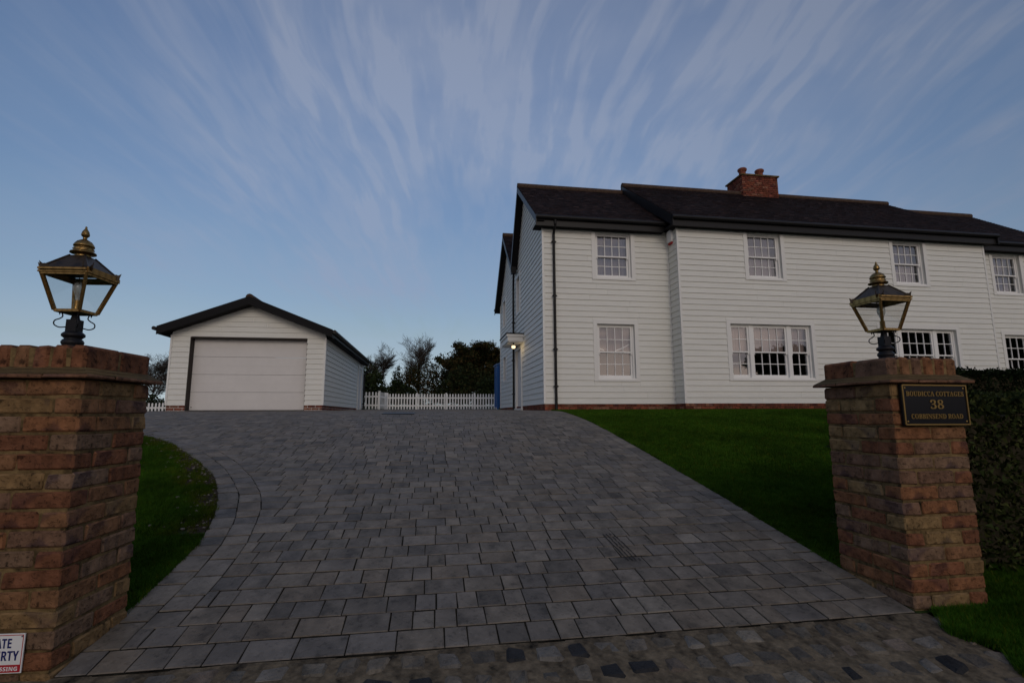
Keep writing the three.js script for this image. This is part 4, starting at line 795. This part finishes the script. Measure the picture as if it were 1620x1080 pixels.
// ---------------------------------------------------------------- grass, stones
function leafShape(w, l) { const g = new THREE.BufferGeometry(); g.setAttribute('position', new THREE.Float32BufferAttribute([-w / 2, 0, 0, w / 2, 0, 0, 0, l, l * .15], 3)); g.setAttribute('normal', new THREE.Float32BufferAttribute([0, .3, .95, 0, .3, .95, 0, .3, .95], 3)); g.setAttribute('uv', new THREE.Float32BufferAttribute([0, 0, 1, 0, .5, 1], 2)); return g; }
function tuft(r, n, h, w) { const P = []; for (let i = 0; i < n; i++) { const a = r() * 6.283, q = r() * .02, x = Math.cos(a * 3.7) * q, z = Math.sin(a * 3.7) * q, hh = h * (.6 + .6 * r()), lean = .25 + .6 * r(), dx = Math.cos(a), dz = Math.sin(a); P.push(x - dz * w, 0, z + dx * w, x + dz * w, 0, z - dx * w, x + dx * hh * lean, hh, z + dz * hh * lean); } return tris(P); }
function grassPatch(name, count, pick, tuftGeo, tone) {
  const m = new THREE.InstancedMesh(tuftGeo, M.grass, count), o = new THREE.Object3D(), r = mulberry(count + 7), c = new THREE.Color(); let n = 0;
  for (let i = 0; i < count * 2 && n < count; i++) {
    const p = pick(r); if (!p) continue; const [x, z, s] = p; o.position.set(x, land(x, z) - .008, z); o.rotation.set(0, r() * 6.28, 0); o.scale.setScalar(s * (.75 + .5 * r())); o.updateMatrix(); m.setMatrixAt(n, o.matrix);
    const k = (.35 + 1.0 * fbm(x * 1.6, z * 1.6, 4) + .35 * fbm(x * 9, z * 9, 2)) * (.6 + .8 * r()), y = tone(x, z, r); c.setRGB(k * mix(.85, 1.9, y), k * mix(1, .95, y), k * mix(.9, .9, y)); m.setColorAt(n, c); n++;
  }
  m.count = n; m.name = numbered(name); m.receiveShadow = true; m.castShadow = false; scene.add(m); stuff(m); return m;
}
const PRs = PR.map(v => v * PS), rg = mulberry(6), tufts = tuft(rg, 9, .030, .0022), tuftFar = tuft(rg, 8, .032, .005), tuftTall = tuft(rg, 9, .040, .0022);
const bare = (x, z) => { const d = lerpTab(leftEdge, z) - x; return z < -3.9 && z > -7.6 ? sstep(.34, .02, d + (fbm(x * 5 + 3, z * 5, 4) - .5) * .55) : 0; };
grassPatch('grass', 60000, r => { const z = mix(-2.46, -5.2, r()), e = lerpTab(rightEdge, z) + .005, x = e - .022 * r() * r() + r() * 2.4; if (x > PRs[0] - .25 && x < PRs[0] + .25 && z > PRs[1] - .25 && z < PRs[1] + .25) return null; return [x, z, 1]; }, tufts, (x, z, r) => r() < .06 ? 1 : .1);
grassPatch('grass', 110000, r => { const z = mix(-5.0, -12.7, r()), e = lerpTab(rightEdge, z) + .005, x = e + Math.pow(r(), 1.2) * (z < -9 ? 15 : 9); if (z < HZ && x > HX) return null; return [x, z, 1.15]; }, tuftFar, (x, z, r) => r() < .06 ? 1 : .12);
grassPatch('grass', 60000, r => { const z = mix(-2.9, -8.6, Math.pow(r(), 1.1)), e = lerpTab(leftEdge, z) - .005, x = e + .02 * r() * r() - Math.pow(r(), 1.3) * 2.6; if (r() < bare(x, z) * .93) return null; return [x, z, 1]; }, tufts, (x, z, r) => clamp(bare(x, z) * .8 + (r() < .05 ? .7 : .08)));
grassPatch('grass', 22000, r => { const z = mix(-1.7, -2.47, r()), x = 2.58 + .05 * Math.sin(z * 20) + Math.pow(r(), 1.1) * 1.9; if (x < PRs[0] + .25 && z < PRs[1] + .25) return null; return [x, z, 1.1]; }, tuftTall, (x, z, r) => r() < .08 ? 1 : 0);
grassPatch('grass', 9000, r => { const z = mix(-1.9, -2.40, r()), x = -1.57 - Math.pow(r(), 1.1) * .9; return [x, z, .8]; }, tuftTall, (x, z, r) => r() < .08 ? 1 : .1);
{ // bare soil with small stones along the bend of the left lawn
  const zs = range(-3.9, -7.6, 40), P = [], I = [], uv = []; zs.forEach((z, j) => { const e = lerpTab(leftEdge, z), w = .10 + .42 * Math.sin(Math.PI * j / 40) * (.5 + fbm(z * 3, 2, 3)); for (let i = 0; i <= 4; i++) { const x = e - .004 - w * i / 4; P.push(x, land(x, z) - .002 - i * .0009, z); uv.push(x, z); if (j && i) { const k = j * 5 + i; I.push(k - 6, k, k - 5, k - 6, k - 1, k); } } });
  const g = new THREE.BufferGeometry(); g.setAttribute('position', new THREE.Float32BufferAttribute(P, 3)); g.setAttribute('uv', new THREE.Float32BufferAttribute(uv, 2)); g.setIndex(I); g.computeVertexNormals(); structure(part('soil', g, M.soil));
  const r = mulberry(91), st = []; for (let i = 0; i < 260; i++) { const z = mix(-4.0, -7.2, r()), x = lerpTab(leftEdge, z) - .01 - Math.abs(r() + r() - 1) * .42, s = .004 + r() * r() * .016, c = new THREE.IcosahedronGeometry(s, 0); c.scale(1, .6, .8); c.rotateY(r() * 6); c.translate(x, land(x, z) + s * .3, z); st.push(c); }
  stuff(part('gravel', st, std(.17, .15, .12, { roughness: .9 })));
}

// ---------------------------------------------------------------- trees, shrubs and hedges
function branchTree(r, h, spread, levels, taper, opt = {}) {   // returns [bark triangles, twig tips]
  const P = [], tips = [], up = new THREE.Vector3(0, 1, 0), sides = opt.sides ?? 5;
  const seg = (a, b, r0, r1, n) => {
    const d = b.clone().sub(a).normalize(), u = Math.abs(d.y) > .9 ? new THREE.Vector3(1, 0, 0) : up.clone(), s = d.clone().cross(u).normalize(), t = s.clone().cross(d), ring = (c, rr) => Array.from({ length: n }, (_, i) => { const q = i / n * 6.2832; return [c.x + (s.x * Math.cos(q) + t.x * Math.sin(q)) * rr, c.y + (s.y * Math.cos(q) + t.y * Math.sin(q)) * rr, c.z + (s.z * Math.cos(q) + t.z * Math.sin(q)) * rr]; });
    const A = ring(a, r0), C = ring(b, r1); for (let i = 0; i < n; i++) quad(P, A[i], A[(i + 1) % n], C[(i + 1) % n], C[i]);
  };
  const grow = (p, d, len, rad, lv) => {
    const n = lv === 0 ? 4 : 3; let a = p.clone(), dir = d.clone(), rr = rad;
    for (let i = 0; i < n; i++) {
      dir.add(new THREE.Vector3((r() - .5) * .35, (r() - .3) * .25 * (opt.rise ?? 1), (r() - .5) * .35)).normalize();
      const b = a.clone().addScaledVector(dir, len / n), r1 = Math.max(opt.twig ?? .010, rr * (i === n - 1 ? .62 : .84)); seg(a, b, rr, r1, lv > 2 ? 3 : sides); a = b; rr = r1;
      if (lv < levels && (lv > 0 || i > 0)) { const kids = lv === 0 ? 3 : 2; for (let k = 0; k < kids; k++) { const az = r() * 6.283, el = .35 + r() * .75, side = new THREE.Vector3(Math.cos(az), 0, Math.sin(az)), nd = dir.clone().multiplyScalar(Math.cos(el)).addScaledVector(side, Math.sin(el) * spread).normalize(); grow(a.clone(), nd, len * taper * (.7 + .5 * r()), rr * .62, lv + 1); } }
      if (lv >= levels - 1) tips.push(a.clone());
    }
  };
  grow(new THREE.Vector3(0, 0, 0), new THREE.Vector3((r() - .5) * .15, 1, (r() - .5) * .15).normalize(), h * .5, opt.rad ?? h * .028, 0);
  return [P, tips];
}
const leafG = leafShape(1, 1.5);
function crown(parent, pts, r, perTip, size, jitter, colors) {
  const n = pts.length * perTip, m = new THREE.InstancedMesh(leafG, leafMat(1, 1, 1), n), o = new THREE.Object3D(), c = new THREE.Color(); let k = 0;
  for (const p of pts) for (let i = 0; i < perTip; i++) {
    o.position.set(p.x + (r() + r() - 1) * jitter, p.y + (r() + r() - 1) * jitter * .8, p.z + (r() + r() - 1) * jitter); o.rotation.set(r() * 6.28, r() * 6.28, r() * 6.28); o.scale.setScalar(size * (.6 + .8 * r())); o.updateMatrix(); m.setMatrixAt(k, o.matrix);
    const q = colors[Math.floor(r() * colors.length)], v = .6 + .8 * r(); c.setRGB(q[0] * v, q[1] * v, q[2] * v); m.setColorAt(k++, c);
  }
  m.name = 'crown'; m.castShadow = m.receiveShadow = true; parent.add(m); return m;
}
function tree(name, label, cat, seed, [x, z], h, o) {
  const r = mulberry(seed), y = land(x, z) - (-.42 * sstep(-29, -36, z)) - .1, t = thing(name, label, cat, [x, y, z], 0, o.group), [P, tips] = branchTree(r, h, o.spread ?? 1, o.levels ?? 4, o.taper ?? .62, o);
  let top = 0; for (let i = 1; i < P.length; i += 3) top = Math.max(top, P[i]); const k = h / top; for (let i = 0; i < P.length; i++) P[i] *= i % 3 === 1 ? k : k * (o.wide ?? 1); tips.forEach(p => { p.y *= k; p.x *= k * (o.wide ?? 1); p.z *= k * (o.wide ?? 1); });
  part('trunk', tris(P), o.bark ?? M.bark, t); if (o.leaf) crown(t, tips, r, o.leaf[0], o.leaf[1], o.leaf[2], o.leaf[3]); return t;
}
function bush(name, label, cat, seed, [x, z], w, h, d, n, size, colors, group) {   // a shrub: stems and leaf clumps through an uneven mound
  const r = mulberry(seed), t = thing(name, label, cat, [x, land(x, z) - (-.42 * sstep(-29, -36, z)) - .1, z], 0, group), pts = [], st = [];
  for (let i = 0; i < n; i++) {
    const a = r() * 6.283, q = Math.sqrt(r()), u = Math.cos(a) * q, v = Math.sin(a) * q, top = Math.sqrt(Math.max(0, 1 - q * q)) * (.55 + .75 * fbm(u * 2.2 + seed, v * 2.2, 3)), yy = Math.pow(r(), .6) * top; pts.push(new THREE.Vector3(u * w / 2, yy * h, v * d / 2));
  }
  for (let i = 0; i < 26; i++) { const p = pts[Math.floor(r() * pts.length)]; st.push(bar([p.x * .15, 0, p.z * .15], [p.x, p.y, p.z], .03)); }
  part('stems', st, M.bark, t); crown(t, pts, r, 4, size, size * 1.8, colors); return t;
}
const DG = [[.022, .034, .012], [.030, .040, .014], [.016, .026, .010]], BG = [[.045, .038, .014], [.06, .038, .014], [.030, .036, .012], [.024, .032, .012]];
const ZT = -46, px = (u, z) => { const a = Math.atan((u - 810) / 799.4); const b = a + .1577; return -z * Math.tan(b); };
tree('bare_tree', 'tall bare tree rising behind the middle of the long fence', 'tree', 12, [px(664, ZT), ZT], 6.9, { levels: 5, taper: .62, spread: .85, rad: .15, wide: .8, twig: .0075 });
tree('bare_tree', 'twiggy half bare tree just behind the right rear of the garage', 'tree', 27, [px(598, -42), -42], 5.4, { levels: 5, taper: .62, spread: 1.0, rad: .11, wide: .85, twig: .007 });
tree('bare_tree', 'bare tree between the left pier and the garage', 'tree', 41, [px(241, -48), -48], 5.2, { levels: 5, taper: .62, spread: 1.0, rad: .12, wide: 1.0, twig: .007 });
tree('leafy_tree', 'round autumn tree beside the rear corner of the house', 'tree', 55, [px(764, -41), -41], 4.9, { levels: 4, taper: .64, spread: 1.1, wide: 1.25, leaf: [16, .11, .34, BG] });
tree('leafy_tree', 'dark tree showing just left of the blue cabin', 'tree', 56, [px(728, -45), -45], 4.1, { levels: 4, taper: .64, spread: 1.1, wide: 1.1, leaf: [14, .11, .34, DG] });
bush('shrub', 'broad brownish shrub below the tall bare tree', 'shrub', 61, [px(676, -44), -44], 6.4, 3.7, 3.4, 2600, .11, BG);
bush('shrub', 'dark green shrub close to the garage rear corner', 'shrub', 62, [px(582, -34), -34], 2.6, 2.6, 2.2, 1500, .10, DG);
bush('shrub', 'low green shrub between the garage and the brownish shrub', 'shrub', 63, [px(628, -40), -40], 3.6, 1.75, 2.2, 1300, .10, DG);
bush('shrub', 'dense green shrub under the round autumn tree', 'shrub', 64, [px(742, -38), -38], 5.2, 3.0, 2.6, 2400, .10, [...DG, BG[0]]);
bush('shrub', 'dark low shrub behind the house end of the long fence', 'shrub', 67, [px(778, -36), -36], 2.6, 1.9, 1.8, 1300, .10, DG);
bush('shrub', 'small upright evergreen shrub standing clear above the fence', 'shrub', 65, [px(627, -37), -37], .9, 2.7, .9, 500, .09, DG);
bush('shrub', 'low dark shrub seen over the left picket fence', 'shrub', 66, [px(246, -44), -44], 3.2, 1.3, 2, 700, .10, DG);

function hedge(name, label, seed, x0, x1, z0, z1, h, n, size, colors, base) {   // clipped hedge: a dark twiggy core with leaves all over it
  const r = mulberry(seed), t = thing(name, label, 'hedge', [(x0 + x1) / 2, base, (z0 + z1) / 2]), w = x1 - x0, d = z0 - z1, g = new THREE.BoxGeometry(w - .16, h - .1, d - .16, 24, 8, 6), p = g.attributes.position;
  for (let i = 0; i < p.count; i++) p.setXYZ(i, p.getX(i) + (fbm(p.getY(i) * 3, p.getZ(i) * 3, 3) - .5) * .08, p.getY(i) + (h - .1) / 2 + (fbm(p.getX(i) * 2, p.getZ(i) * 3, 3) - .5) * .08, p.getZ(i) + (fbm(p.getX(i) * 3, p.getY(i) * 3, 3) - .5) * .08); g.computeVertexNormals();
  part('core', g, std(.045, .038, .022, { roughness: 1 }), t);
  const m = new THREE.InstancedMesh(leafG, leafMat(1, 1, 1), n), o = new THREE.Object3D(), c = new THREE.Color();
  for (let i = 0; i < n; i++) {
    const f = r(), A = w * d, F = w * h, S = d * h, T = A + F + S, q = f * T; let x, y, z;
    if (q < A) { x = (r() - .5) * w; z = (r() - .5) * d; y = h + (r() - .7) * .10; } else if (q < A + F) { x = (r() - .5) * w; y = r() * h; z = d / 2 + (r() - .7) * .09; } else { z = (r() - .5) * d; y = r() * h; x = -w / 2 - (r() - .7) * .09; }
    y += (fbm(x * 3 + seed, z * 3, 3) - .5) * .10 * (y / h); z += (fbm(x * 4, y * 4, 3) - .5) * .10;
    o.position.set(x, Math.max(y, .0), z); o.rotation.set(r() * 6.28, r() * 6.28, r() * 6.28); o.scale.setScalar(size * (.6 + .8 * r())); o.updateMatrix(); m.setMatrixAt(i, o.matrix);
    const k = colors[Math.floor(r() * colors.length)], v = .55 + .8 * r(); c.setRGB(k[0] * v, k[1] * v, k[2] * v); m.setColorAt(i, c);
  }
  m.name = 'leaves'; m.castShadow = m.receiveShadow = true; t.add(m); return t;
}
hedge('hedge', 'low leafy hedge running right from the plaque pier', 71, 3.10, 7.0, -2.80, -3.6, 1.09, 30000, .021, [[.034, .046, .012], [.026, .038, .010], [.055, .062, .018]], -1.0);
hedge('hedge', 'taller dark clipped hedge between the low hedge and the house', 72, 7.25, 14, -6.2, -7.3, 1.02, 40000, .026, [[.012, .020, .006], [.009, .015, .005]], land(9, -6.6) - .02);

// across the road, behind the viewer: the trees and the hedge that the windows mirror
const shade = [[.020, .030, .010], [.028, .036, .012]];
for (const [i, [x, z, h]] of [[-15, 17, 6.5], [-6, 19, 4.8], [31, 16, 5.6], [36, 18, 7.8], [42, 17, 10.5], [47, 18, 11.0], [52, 19, 11.0], [58, 18, 11.4], [65, 18, 12]].entries()) tree('roadside_tree', 'roadside tree of the row on the far side of the road', 'tree', 300 + i, [x, z], h, { levels: 4, taper: .64, spread: 1.1, wide: 1.2, leaf: [9, .22, .5, shade], group: 'roadside trees across the road' });
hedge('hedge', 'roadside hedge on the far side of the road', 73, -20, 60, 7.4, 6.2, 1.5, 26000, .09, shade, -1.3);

renderer.render(scene, camera);
